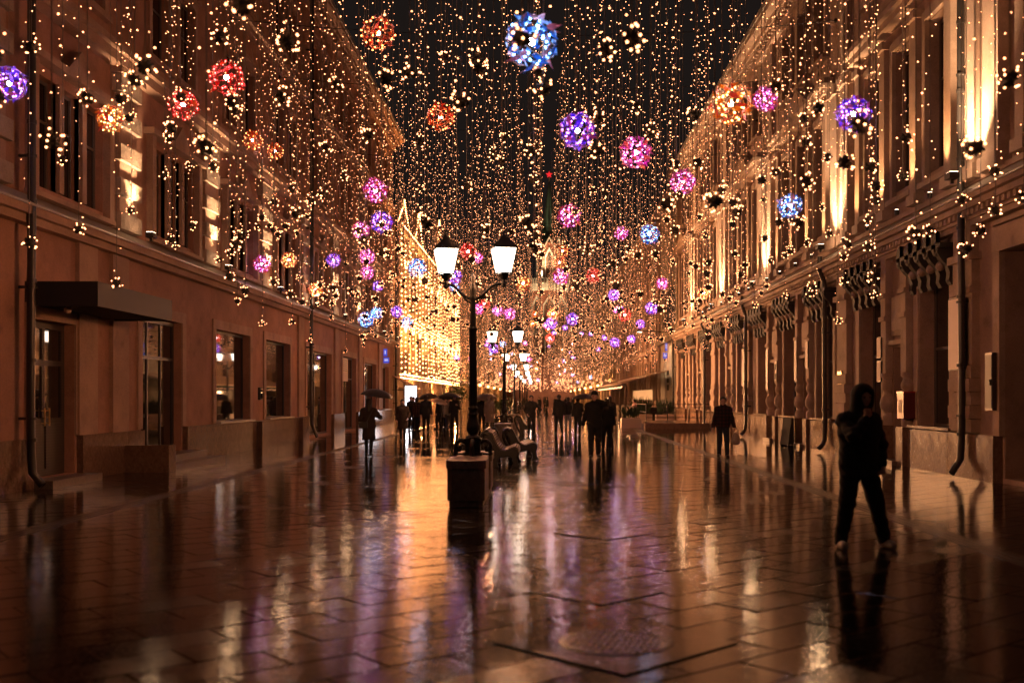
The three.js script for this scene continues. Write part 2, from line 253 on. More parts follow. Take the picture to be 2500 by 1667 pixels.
// ---- left building
{
  const F = facade('stucco_building', 'long plastered four-storey building on the left with shop windows and lit rusticated pilasters', 'building', -1, -9.6, 15);
  const holes = [[19.7, 21.5, 0.16, 3.2], [25.1, 27.9, 0.3, 3.68], [30.8, 34.4, 0.95, 3.72], [36.4, 39.9, 0.95, 3.72], [42.8, 47.8, 0.1, 3.66], [50.6, 54.2, 0.1, 3.7], [56.8, 60.8, 0.95, 3.6], [63.2, 65.8, 0.95, 3.6]];
  part('ground_floor_wall', pierced(F, 3, 67.6, 0, 5.05, 0.5, holes), M.leftWall, F.g);
  part('back_wall', [fb(F, 3, 67.6, 0, 18.3, -0.9, -0.82)], M.void, F.g);
  part('end_wall', [fb(F, 67.6, 68, 0, 18.3, -9, 0)], M.leftWall, F.g);
  // plinth of granite panels between the openings
  const runs = [[3, 19.6], [21.6, 25], [28, 42.7], [47.9, 50.5], [54.3, 67.7]];
  for (const [a, b] of runs) for (let d = a; d < b - 0.05; d += 2.4) part('plinth_panel', [fb(F, d + 0.008, Math.min(b, d + 2.4) - 0.008, 0, 0.93, 0, 0.14)], M.leftPlinth, F.g);
  for (const d of [35.4, 41.4]) part('plinth_block', [fb(F, d - 0.5, d + 0.5, 0, 0.9, 0.14, 0.3)], M.leftPlinth, F.g);
  // flat panel joints and door casings of the ground floor
  for (const [a, b, y0, y1] of holes) for (const q of [fb(F, a - 0.28, a, Math.max(0.95, y0), y1 + 0.28, 0, 0.045), fb(F, b, b + 0.28, Math.max(0.95, y0), y1 + 0.28, 0, 0.045), fb(F, a, b, y1, y1 + 0.28, 0, 0.045)]) part('casing', [q], M.leftTrim, F.g);
  for (const d of [22.0, 23.7, 41.6, 48.9, 55.3, 62]) part('pilaster_strip', [fb(F, d - 0.45, d + 0.45, 0.93, 4.9, 0, 0.09)], M.leftTrim, F.g);
  // doors and shop windows
  glazed(F, holes[0], { cols: 2, rows: [1.1, 1.25, 0.8], name: 'double_door', fm: M.woodDoor, bar: 0.14 });
  part('door_panel', [fb(F, 19.84, 20.56, 0.3, 1.2, -0.22, -0.17), fb(F, 20.64, 21.36, 0.3, 1.2, -0.22, -0.17)], M.woodDoor, F.g); for (const d of [20.5, 20.7]) part('door_handle', [rod(fpos(F, d, 1.15, -0.13), fpos(F, d, 1.5, -0.13), 0.014), rod(fpos(F, d, 1.2, -0.2), fpos(F, d, 1.2, -0.13), 0.01), rod(fpos(F, d, 1.45, -0.2), fpos(F, d, 1.45, -0.13), 0.01)], M.brass, F.g);
  glazed(F, holes[1], { cols: 3, rows: [2.3, 0.9], name: 'glazed_door', fm: M.darkFrame, bar: 0.1 });
  glazed(F, holes[2], { cols: 1, rows: [1], name: 'shop_window', fm: M.darkFrame });
  glazed(F, holes[3], { cols: 1, rows: [1], name: 'shop_window', fm: M.darkFrame });
  glazed(F, holes[4], { cols: 2, rows: [1], name: 'shop_window', fm: M.darkFrame });
  glazed(F, holes[5], { cols: 2, rows: [2.4, 1.0], name: 'glazed_door', fm: M.darkFrame });
  glazed(F, holes[6], { cols: 2, rows: [1], name: 'shop_window', fm: M.darkFrame });
  glazed(F, holes[7], { cols: 1, rows: [1], name: 'shop_window', fm: M.darkFrame });
  { const lv = [fb(F, 50.7, 52.6, 2.5, 3.62, -0.25, -0.1)]; const v = part('ventilation_box', lv, M.sign, F.g); for (let k = 0; k < 6; k++) part('louvre', [fb(F, 50.85, 52.2, 3.0 + k * 0.1, 3.05 + k * 0.1, -0.1, -0.07)], M.darkFrame, v); }
  // window sills, entrance steps
  for (const h of [holes[2], holes[3], holes[6], holes[7]]) part('sill', [fb(F, h[0] - 0.05, h[1] + 0.05, 0.93, 0.985, -0.2, 0.2)], M.metalRoof, F.g);
  part('step', [fb(F, 19.5, 21.7, 0, 0.15, -0.4, 0.5)], M.granite, F.g);
  for (let k = 0; k < 2; k++) part('step', [fb(F, 24.2, 28.2, k * 0.15, k * 0.15 + 0.148, -0.4, 1.1 - k * 0.5)], M.granite, F.g);
  part('step_cheek', [fb(F, 23.75, 24.2, 0, 0.62, 0, 1.15)], M.leftPlinth, F.g);
  // ledge over the ground floor, with its sloped sheet-metal top
  part('ledge', [fb(F, 3, 67.8, 4.9, 5.05, 0, 0.22), fb(F, 3, 67.8, 5.05, 5.2, -0.5, 0.34)], M.leftTrim, F.g);
  { const sh = extrude([[0, 5.2], [0.38, 5.2], [0.38, 5.235], [0, 5.5]], 64.8).translate(0, 0, -52.8); part('ledge_roof', [sh], M.metalRoof, F.g); }
  // upper storeys
  const up = []; const bays = []; for (let d = 21; d < 66; d += 6) bays.push(d + 0.3);
  for (const c of [15.3, ...bays]) {
    for (const [a, b] of [[-1.6, -0.62], [-0.42, 0.42], [0.62, 1.6]]) up.push([c + a, c + b, 5.75, 7.9]);
    for (const o of [-1.0, 1.0]) { up.push([c + o - 0.6, c + o + 0.6, 10.1, 12.4]); up.push([c + o - 0.6, c + o + 0.6, 14.5, 16.6]); }
  }
  part('upper_wall', pierced(F, 3, 67.6, 5.2, 18.3, 0.5, up), M.leftWall, F.g);
  for (const h of up) { glazed(F, h, { cols: 1, rows: h[2] < 6 ? [1.2, 0.7] : [1.2, 0.8], p: -0.16, bar: 0.06 }); }
  const cs = []; for (const h of up) if (h[2] > 9) cs.push(fb(F, h[0] - 0.18, h[0], h[2], h[3] + 0.2, 0, 0.06), fb(F, h[1], h[1] + 0.18, h[2], h[3] + 0.2, 0, 0.06), fb(F, h[0], h[1], h[3], h[3] + 0.2, 0, 0.06), fb(F, h[0] - 0.22, h[1] + 0.22, h[2] - 0.14, h[2], 0, 0.14), fb(F, h[0] - 0.25, h[1] + 0.25, h[3] + 0.2, h[3] + 0.34, 0, 0.16));
  part('upper_casings', cs, M.leftTrim, F.g);
  for (const c of [15.3, ...bays]) { // hood over each triple window, its jambs and its sill
    part('window_surround', [fb(F, c - 1.85, c - 1.62, 5.6, 8.1, 0, 0.16), fb(F, c + 1.62, c + 1.85, 5.6, 8.1, 0, 0.16), fb(F, c - 0.62, c - 0.42, 5.75, 7.9, -0.1, 0.08), fb(F, c + 0.42, c + 0.62, 5.75, 7.9, -0.1, 0.08), fb(F, c - 1.9, c + 1.9, 5.5, 5.6, 0, 0.2)], M.leftTrim, F.g);
    const h = extrude([[-2.05, 8.1], [2.05, 8.1], [2.05, 8.24], [0.6, 8.24], [0, 8.75], [-0.6, 8.24], [-2.05, 8.24]], 0.26).rotateY(Math.PI / 2).translate(0, 0, -(c - F.d0)); part('window_hood', [h], M.leftTrim, F.g);
  }
  // rusticated pilasters: alternating rock-faced and smooth blocks
  for (let d = 18; d < 68; d += 6) for (let k = 0; k < 9; k++) { const y = 5.5 + k * 0.385, q = k & 1; part('pilaster_stone', [fb(F, d - (q ? 0.5 : 0.62), d + (q ? 0.5 : 0.62), y, y + 0.37, 0, q ? 0.13 : 0.21)], q ? M.leftTrim : M.leftRock, F.g); }
  for (let d = 18; d < 68; d += 6) part('pilaster_cap', [fb(F, d - 0.7, d + 0.7, 8.97, 9.1, 0, 0.28)], M.leftTrim, F.g);
  // cornices
  part('cornice', [fb(F, 3, 67.8, 9.1, 9.32, 0, 0.3), fb(F, 3, 67.8, 9.32, 9.46, 0, 0.42)], M.leftTrim, F.g);
  part('cornice', [fb(F, 3, 67.8, 13.55, 13.7, 0, 0.2), fb(F, 3, 67.8, 13.7, 13.86, 0, 0.34)], M.leftTrim, F.g);
  part('cornice', [fb(F, 3, 67.8, 17.7, 17.95, 0, 0.25), fb(F, 3, 67.8, 17.95, 18.15, 0, 0.5), fb(F, 3, 67.8, 18.15, 18.3, 0, 0.75)], M.leftTrim, F.g);
  part('roof', [fb(F, 3, 68, 18.3, 18.5, -9, 0.8)], M.metalRoof, F.g);
  { const k = []; for (let d = 16; d < 67.5; d += 0.6) k.push(fb(F, d, d + 0.22, 17.72, 17.93, 0.25, 0.45)); part('brackets', k, M.leftTrim, F.g, 'stuff'); }
  // upward floodlights on the ledge, one at the foot of each pilaster
  const f0 = thing('facade_floodlight', 'small floodlight on left ledge', 'floodlight', fworld(F, 24.2, 5.36, 0.42), 0, 'floodlights on the left ledge');
  part('housing', [box(-0.09, 0.09, 0.02, 0.14, -0.13, 0.13), box(-0.03, 0.03, -0.06, 0.02, -0.03, 0.03)], M.ironDull, f0);
  part('lamp_lens', [box(-0.075, 0.075, 0.142, 0.15, -0.11, 0.11)], M.spotLens, f0);
  const ord = ['nearest', 'second', 'third', 'fourth', 'fifth', 'sixth', 'seventh', 'eighth'];
  let n = 0; for (let d = 24; d < 67; d += 6, n++) {
    const p = fworld(F, d + 0.1, 5.36, 0.62), lab = `small floodlight on the left ledge under a rusticated pilaster, ${ord[n]} from the viewer`;
    if (n) cloneThing(f0, lab, p); else { f0.position.set(...p); f0.userData.label = lab; }
    lampSpot([p[0], p[1] + 0.2, p[2]], [F.X - 0.1, 8.4, -d], 120, PEACH, 0.5, 0.9, 4); lampPoint([p[0] + 0.05, p[1] + 0.24, p[2]], 1.0, PEACH, 3);
  }
  // canopy over the first door
  const cp = thing('entrance_canopy', 'dark boxy canopy over the left entrance door', 'canopy', [-9.6, 3.41, -21.4]);
  part('fascia', [box(0, 1.36, 0, 0.46, 1.9, 1.96), box(0, 1.36, 0, 0.46, -1.96, -1.9), box(1.3, 1.36, 0, 0.46, -1.9, 1.9)], std(0.018, 0.016, 0.017, 0.6), cp);
  part('soffit', [box(0, 1.3, 0.03, 0.08, -1.9, 1.9)], M.void, cp); part('top', [box(0, 1.3, 0.4, 0.43, -1.9, 1.9)], M.void, cp);
  const cam = thing('security_camera', 'small white dome camera hanging under the dark left canopy', 'camera', at(166, 752, 19.7));
  part('bracket', [cyl(0.03, 0.05, 0.1, 0, 0, 0)], M.sign, cam); part('dome', [ball(0.07, 0, -0.03, 0)], M.sign, cam);
  // downpipes

  makePipe(-1, -9.52, 19.1, 9.0, 'tall dark downpipe beside the left entrance canopy');
  makePipe(-1, -9.45, 42.2, 18, 'tall downpipe on left wall beside the two-leaf shop window');
  makePipe(-1, -9.5, 67.2, 18, 'downpipe at the far corner of the left plastered building');
  const ib = thing('entry_phone', 'small black intercom box on the left wall between two shop windows', 'intercom', [-9.6, 1.62, -35.6]);
  part('case', [box(0, 0.09, 0, 0.42, -0.13, 0.13)], M.ironDull, ib); part('face', [box(0.09, 0.1, 0.04, 0.38, -0.1, 0.1)], M.glass, ib);
  // blue house-number lamps at the far corner
  const hs = thing('house_number_sign', 'glowing blue house-number sign at the far end of left plastered building', 'street sign', fworld(F, 63.5, 3.78, 0.05), 0);
  part('upper_plate', [box(0, 0.22, 0.42, 0.86, -0.04, 0.04)], M.blueSign, hs); part('lower_plate', [box(0, 0.34, 0, 0.34, -0.04, 0.04)], M.blueSign, hs); part('lettering', [box(0.06, 0.28, 0.12, 0.24, 0.042, 0.046), box(0.07, 0.15, 0.54, 0.76, 0.042, 0.046)], M.whiteText, hs);
}

// ---- right building
{
  const F = facade('ornate_building', 'ornate three-storey building on the right with carved window crowns and tall lit pilasters', 'building', 1, 9.2, 15);
  const cen = []; for (let i = -2; i < 10; i++) cen.push(24.4 + 4.67 * i);
  const wins = cen.filter((c) => c > 22 && c < 68.5).map((c) => [c - 0.95, c + 0.95, 1.0, 4.75]);
  const niches = [26.73, 36.07, 40.74, 50.08, 59.42, 64.09].map((c) => [c - 0.5, c + 0.5, 0.12, 3.0]);
  const portal = [[15.5, 20.7, 0.1, 4.6]];
  part('ground_floor_wall', pierced(F, 3, 70, 0, 5.3, 0.6, [...wins, ...niches, ...portal]), M.rightWall, F.g);
  part('back_wall', [fb(F, 3, 70, 0, 16.4, -1.0, -0.9)], M.void, F.g);
  part('end_wall', [fb(F, 69.6, 70, 0, 16.4, -9, -0.6)], M.rightWall, F.g);
  for (const w of wins) {
    glazed(F, w, { cols: 2, rows: [1.9, 1.9], p: -0.34, bar: 0.08, fm: M.frame });
    for (const a of [w[0] - 0.32, w[1] + 0.03]) part('window_jamb', [fb(F, a, a + 0.29, 1.03, 4.4, 0, 0.05)], M.rightTrim, F.g);
    part('sill', [fb(F, w[0] - 0.35, w[1] + 0.35, 0.97, 1.03, -0.3, 0.2)], M.rightPlinth, F.g);
    // carved crown: five hooked brackets under a scalloped hood
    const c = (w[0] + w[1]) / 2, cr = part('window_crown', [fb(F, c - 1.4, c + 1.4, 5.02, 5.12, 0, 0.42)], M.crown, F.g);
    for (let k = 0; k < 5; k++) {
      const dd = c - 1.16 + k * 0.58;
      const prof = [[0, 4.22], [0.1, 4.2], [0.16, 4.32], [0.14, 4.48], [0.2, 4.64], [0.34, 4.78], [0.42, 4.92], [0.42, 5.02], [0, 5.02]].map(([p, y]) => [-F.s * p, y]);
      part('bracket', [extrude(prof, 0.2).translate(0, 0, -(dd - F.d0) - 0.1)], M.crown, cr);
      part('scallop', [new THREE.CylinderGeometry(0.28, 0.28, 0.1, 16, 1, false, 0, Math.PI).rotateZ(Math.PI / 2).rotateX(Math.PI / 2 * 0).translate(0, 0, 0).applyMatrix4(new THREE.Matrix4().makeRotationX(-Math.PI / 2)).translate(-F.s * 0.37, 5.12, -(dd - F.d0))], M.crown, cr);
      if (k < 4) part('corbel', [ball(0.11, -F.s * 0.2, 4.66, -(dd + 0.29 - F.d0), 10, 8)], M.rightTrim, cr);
    }
  }
  for (const h of niches) {
    const c = (h[0] + h[1]) / 2;
    part('niche_door', [fb(F, h[0], h[1], h[2], h[3], -0.5, -0.4)], M.darkDoor, F.g);
    part('niche_panel', [fb(F, h[0] - 0.02, h[1] + 0.02, 3.3, 4.3, 0, 0.07), fb(F, h[0] + 0.12, h[1] - 0.12, 3.42, 4.18, 0.07, 0.1), fb(F, h[0] - 0.1, h[1] + 0.1, 3.06, 3.18, 0, 0.14)], M.rightTrim, F.g);
    for (const o of [-0.76, 0.76]) turned(c + o);
    part('doorstep', [fb(F, h[0] - 0.1, h[1] + 0.1, 0, 0.12, -0.4, 0.42)], M.granite, F.g);
  }
  function turned(c) { // half-round pilaster: block, swelling turned foot, flat shaft, carved head
    const q = (r, y0, y1, r2 = r) => new THREE.CylinderGeometry(r2, r, y1 - y0, 14).translate(...fpos(F, c, (y0 + y1) / 2, 0.0));
    part('turned_pilaster', [lathe([[0.19, 0.98], [0.19, 1.2], [0.13, 1.26], [0.13, 1.32], [0.21, 1.42], [0.235, 1.56], [0.2, 1.7], [0.13, 1.8], [0.13, 1.86], [0.19, 1.94], [0.2, 2.04], [0.15, 2.14], [0.15, 2.2], [0.2, 2.24], [0.2, 2.34]], 16).translate(...fpos(F, c, 0, 0.04)), fb(F, c - 0.19, c + 0.19, 2.34, 3.7, 0, 0.19)], M.rightTrim, F.g);
    part('pilaster_head', [fb(F, c - 0.23, c + 0.23, 3.7, 3.82, 0, 0.25), fb(F, c - 0.17, c + 0.17, 3.82, 4.3, 0, 0.2), fb(F, c - 0.24, c + 0.24, 4.3, 4.42, 0, 0.27), fb(F, c - 0.2, c + 0.2, 4.42, 5.3, 0, 0.2)], M.rightTrim, F.g);
    part('pilaster_plinth', [fb(F, c - 0.24, c + 0.24, 0, 0.98, 0, 0.3)], M.rightPlinth, F.g);
  }
  for (const c of [22.4, 31.4, 45.9, 54.75, 69.2]) { // broad flat pilasters beside the pipes
    part('broad_pilaster', [fb(F, c - 0.5, c + 0.5, 2.4, 3.9, 0, 0.16)], M.rightTrim, F.g);
    for (let k = 0; k < 5; k++) part('moulding', [fb(F, c - 0.54 - 0.03 * (k % 2), c + 0.54 + 0.03 * (k % 2), 0.98 + k * 0.285, 0.98 + k * 0.285 + 0.27, 0, 0.2 + 0.05 * (k % 2))], M.rightTrim, F.g);
    part('pilaster_head', [fb(F, c - 0.56, c + 0.56, 3.9, 4.04, 0, 0.22), fb(F, c - 0.5, c + 0.5, 4.04, 4.6, 0, 0.17), fb(F, c - 0.6, c + 0.6, 4.6, 4.76, 0, 0.26), fb(F, c - 0.46, c + 0.46, 4.76, 5.3, 0, 0.18)], M.rightTrim, F.g);
  }
  // plinth panels
  for (const [a, b] of [[3, 15.4], [20.8, 26.1], [27.3, 35.4], [36.7, 40.1], [41.4, 49.4], [50.7, 58.8], [60, 63.5], [64.7, 70]]) for (let d = a; d < b - 0.05; d += 2.335) part('plinth_panel', [fb(F, d + 0.006, Math.min(b, d + 2.335) - 0.006, 0, 0.94, 0, 0.2)], M.rightPlinth, F.g);
  // portal at the near edge
  part('portal_frame', [fb(F, 20.7, 21.0, 0.94, 4.9, 0, 0.12), fb(F, 15.2, 21.0, 4.6, 5.1, 0, 0.14), fb(F, 15.6, 20.9, 5.12, 5.2, 0, 0.2)], M.rightTrim, F.g);
  part('portal_door', [fb(F, 15.5, 20.7, 0.1, 4.6, -0.55, -0.5)], M.darkDoor, F.g);
  // entablature with dentils and a row of small lozenges
  part('entablature', [fb(F, 3, 70.1, 5.3, 5.42, 0, 0.2), fb(F, 3, 70.1, 5.42, 5.6, 0, 0.26), fb(F, 3, 70.1, 5.6, 5.72, 0, 0.42), fb(F, 3, 70.1, 5.72, 5.82, -0.6, 0.55)], M.rightTrim, F.g);
  { const k = [], l = []; for (let d = 18; d < 70; d += 0.24) k.push(fb(F, d, d + 0.13, 5.48, 5.598, 0.26, 0.36)); for (let d = 18; d < 70; d += 0.62) l.push(new THREE.OctahedronGeometry(0.1).scale(0.4, 1, 1).translate(...fpos(F, d, 5.21, 0.02))); part('dentils', k, M.rightTrim, F.g, 'stuff'); part('lozenges', l, M.rightTrim, F.g, 'stuff'); }
  { const sh = extrude([[0, 5.82], [-0.6, 5.82], [-0.6, 5.85], [0, 6.25]], 67.1).translate(0, 0, -55.1); part('ledge_roof', [sh], M.metalRoof, F.g); }
  // upper storeys: bays of three windows between broad pilasters
  const up = [], majors = []; for (let d = 11.3; d < 71; d += 10.1) majors.push(d);
  for (const m of majors) for (const o of [2.75, 5.05, 7.35]) { const c = m + o; if (c < 68.5 && c > 12) { up.push([c - 0.62, c + 0.62, 7.0, 10.6]); up.push([c - 0.6, c + 0.6, 12.9, 15.2]); } }
  part('upper_wall', pierced(F, 3, 70, 5.82, 16.4, 0.6, up), M.rightWall, F.g);
  for (const h of up) glazed(F, h, { cols: 2, rows: [1.6, 1], p: -0.25, bar: 0.07 });
  for (const h of up) part('window_surround', [fb(F, h[0] - 0.2, h[0] - 0.002, h[2] - 0.2, h[3] + 0.25, 0, 0.1), fb(F, h[1] + 0.002, h[1] + 0.2, h[2] - 0.2, h[3] + 0.25, 0, 0.1), fb(F, h[0], h[1], h[3] + 0.03, h[3] + 0.25, -0.05, 0.12), fb(F, h[0] - 0.26, h[1] + 0.26, h[2] - 0.33, h[2] - 0.2, 0, 0.2)], M.rightTrim, F.g);
  for (const m of majors) {
    for (const o of [-0.55, 0.55]) if (m + o > 12) part('lit_pilaster', [fb(F, m + o - 0.36, m + o + 0.36, 6.55, 10.9, 0, 0.24), fb(F, m + o - 0.44, m + o + 0.44, 6.25, 6.55, 0, 0.32), fb(F, m + o - 0.44, m + o + 0.44, 10.9, 11.2, 0, 0.34)], M.rightTrim, F.g);
    for (const o of [1.75, 3.9, 6.2, 8.35]) if (m + o < 69.5 && m + o > 12) part('slim_pilaster', [fb(F, m + o - 0.2, m + o + 0.2, 6.6, 10.8, 0, 0.2), fb(F, m + o - 0.27, m + o + 0.27, 6.35, 6.6, 0, 0.27), fb(F, m + o - 0.27, m + o + 0.27, 10.8, 11.0, 0, 0.28)], M.rightTrim, F.g);
    if (m + 8 < 70) {
      part('window_hood', [fb(F, m + 1.3, m + 8.8, 11.22, 11.4, 0, 0.34), fb(F, m + 1.2, m + 8.9, 11.4, 11.54, 0, 0.48), fb(F, m + 1.3, m + 8.8, 11.54, 11.75, 0, 0.3)], M.rightTrim, F.g);
      const pd = extrude([[-1.3, 11.76], [1.3, 11.76], [0, 12.5]], 0.3).rotateY(-Math.PI / 2).translate(0, 0, -(m + 5.05 - F.d0)); part('pediment', [pd], M.rightTrim, F.g);
    }
    if (m > 12) part('upper_strip', [fb(F, m - 0.5, m + 0.5, 11.5, 15.6, 0, 0.12)], M.rightTrim, F.g);
  }
  part('band', [fb(F, 3, 70, 6.2, 6.32, 0, 0.14)], M.rightTrim, F.g);
  part('cornice', [fb(F, 3, 70, 15.6, 15.8, 0, 0.2), fb(F, 3, 70, 15.98, 16.2, 0, 0.45), fb(F, 3, 70, 16.2, 16.4, 0, 0.75)], M.rightTrim, F.g);
  { const k = []; for (let d = 14; d < 70; d += 0.42) k.push(fb(F, d, d + 0.2, 15.8, 15.98, 0.0, 0.36)); part('brackets', k, M.rightTrim, F.g, 'stuff'); }
  part('roof', [fb(F, 3, 70, 16.4, 16.6, -9, 0.8)], M.metalRoof, F.g);
  // floodlights at the foot of the broad upper pilasters
  const f0 = thing('facade_floodlight', '', 'floodlight', [0, 0, 0], 0, 'floodlights on the right ledge');
  part('housing', [box(-0.1, 0.1, 0, 0.13, -0.14, 0.14), box(-0.03, 0.03, -0.09, 0, -0.03, 0.03)], M.ironDull, f0);
  part('lamp_lens', [box(-0.085, 0.085, 0.132, 0.14, -0.12, 0.12)], M.spotLens, f0);
  const ord = ['nearest', 'second', 'third', 'fourth', 'fifth', 'sixth']; let n = 0;
  for (const m of majors) if (m > 12) {
    const p = fworld(F, m, 6.17, 0.78), lab = `small floodlight on the right ledge under a broad lit pilaster, ${ord[n]} from the viewer`;
    if (n++) cloneThing(f0, lab, p); else { f0.position.set(...p); f0.userData.label = lab; }
    lampSpot([p[0], p[1] + 0.2, p[2]], [F.X + 0.1, 9.4, -m], 340, PEACH, 0.7, 0.9, 4); lampPoint([p[0] - 0.04, p[1] + 0.3, p[2]], 2.2, PEACH, 3);
  }
  const s0 = thing('pilaster_spotlight', '', 'spotlight', [0, 0, 0], 0, 'spotlights under the slim right pilasters');
  part('housing', [cyl(0.05, 0.06, 0.12, 0, 0, 0)], M.ironDull, s0); part('lamp_lens', [cyl(0.045, 0.045, 0.008, 0, 0.122, 0)], M.spotLens, s0);
  let k2 = 0; const od = ['nearest', 'second', 'third', 'fourth', 'fifth', 'sixth', 'seventh', 'eighth', 'ninth', 'tenth', 'eleventh', 'twelfth', 'thirteenth', 'fourteenth'];
  for (const m of majors) for (const o of [1.75, 3.9, 6.2, 8.35]) if (m + o > 22 && m + o < 57) {
    const p = fworld(F, m + o, 6.12, 0.58), lab = `tiny spotlight at the foot of a slim right pilaster, ${od[k2]} from the viewer`;
    if (k2++) cloneThing(s0, lab, p); else { s0.position.set(...p); s0.userData.label = lab; }
    lampSpot([p[0], p[1] + 0.17, p[2]], [F.X, 8.8, -(m + o)], 90, WARM, 0.30, 0.8, 2);
  }
  makePipe(1, 9.1, 22.1, 11.5, 'thick dark downpipe at the right edge beside the bright poster panel');
  makePipe(1, 9.1, 32.7, 5.6, 'dark downpipe on right wall behind the hooded man, bent under the ledge', true);
  makePipe(1, 9.1, 45.3, 5.6, 'dark downpipe on the right wall beside the man with the bag', true);
  makePipe(1, 9.1, 56.8, 5.6, 'thin far downpipe on the right facade, third one bent under the ledge', true);
  makePipe(1, 9.1, 70.2, 5.8, 'downpipe at the far corner of the ornate right building', true);
  // plaques, boxes and posters on the right wall
  const plate = (name, label, cat, d, y0, y1, w, p, m, rim = M.darkFrame) => { const t = thing(name, label, cat, fworld(F, d, y0, p)); part('board', [box(0, 0.03, 0, y1 - y0, -w / 2, w / 2)], rim, t); part('face', [box(-0.008, 0, 0.02, y1 - y0 - 0.02, -w / 2 + 0.02, w / 2 - 0.02)], m, t); return t; };
  plate('poster', 'tall pinkish poster panel on the pilaster beside the thick right downpipe', 'poster', 22.55, 2.3, 3.85, 0.85, 0.24, M.poster);
  plate('wall_plaque', 'gold plaque on the broad pilaster next to the hooded man', 'plaque', 31.5, 2.0, 2.5, 0.42, 0.19, M.brass);
  plate('wall_plaque', 'upper pink plaque of two between crown window and dark door', 'plaque', 27.75, 2.75, 3.3, 0.34, 0.22, M.sign);
  plate('wall_plaque', 'lower pink plaque of two between crown window and dark door', 'plaque', 27.75, 2.12, 2.68, 0.34, 0.22, M.sign);
  plate('wall_plaque', 'long bright plaque on a turned pilaster right of the man with bag', 'plaque', 41.5, 2.0, 3.6, 0.36, 0.22, M.poster);
  plate('wall_plaque', 'pale plaque on the far side of a dark niche, nearer than long bright plaque', 'plaque', 36.85, 2.3, 3.7, 0.36, 0.22, M.sign);
  plate('wall_plaque', 'small pale plaque on the near side of a dark niche', 'plaque', 35.3, 2.7, 3.6, 0.34, 0.22, M.sign);
  plate('poster', 'tall bright poster panel beside the downpipe behind the man with bag', 'poster', 46.3, 2.2, 3.85, 0.8, 0.22, M.poster);
  { const t = plate('notice_board', 'small white notice with two dark squares beside a dark niche', 'notice', 39.95, 2.3, 3.1, 0.34, 0.22, M.sign); part('dark_square', [box(-0.012, -0.008, 0.1, 0.32, -0.1, 0.1), box(-0.012, -0.008, 0.45, 0.68, -0.1, 0.1)], M.void, t); }
  { const t = thing('post_box', 'dark red wall box with a lit front label right of the hooded man', 'wall box', fworld(F, 25.75, 1.19, 0.03)); t.scale.setScalar(0.74); part('case', [box(-0.42, 0, 0, 0.85, -0.3, 0.3)], std(0.10, 0.015, 0.015, 0.4), t); part('lid', [box(-0.44, 0.0, 0.85, 0.9, -0.32, 0.32)], M.red, t); part('label_sheet', [box(-0.43, -0.421, 0.2, 0.62, -0.16, 0.16)], M.sign, t); }
  { const t = thing('meter_box', 'shiny metal cabinet on the wall right of thick downpipe', 'cabinet', fworld(F, 20.95, 1.45, 0.13)); part('case', [box(-0.09, 0, 0, 1.15, -0.17, 0.17)], std(0.09, 0.075, 0.065, 0.4, { metalness: 0.4 }), t); part('door', [box(-0.1, -0.09, 0.04, 1.11, -0.15, 0.15)], std(0.045, 0.038, 0.032, 0.5, { metalness: 0.2 }), t); part('latch', [box(-0.125, -0.1, 0.5, 0.62, 0.08, 0.11)], M.iron, t); }
  { const t = thing('pavement_sign', 'black folding board leaning at the foot of the right wall', 'sign board', [8.55, 0, -36.6], 0.2); part('board', [box(-0.04, 0, 0.05, 1.0, -0.33, 0.33).rotateZ(-0.14), box(0, 0.04, 0.05, 1.0, -0.33, 0.33).translate(0.16, 0, 0).rotateZ(0.02)], M.void, t); part('leg', [box(-0.03, 0.22, 0, 0.05, -0.3, -0.26), box(-0.03, 0.22, 0, 0.05, 0.26, 0.3)], M.iron, t); }
}

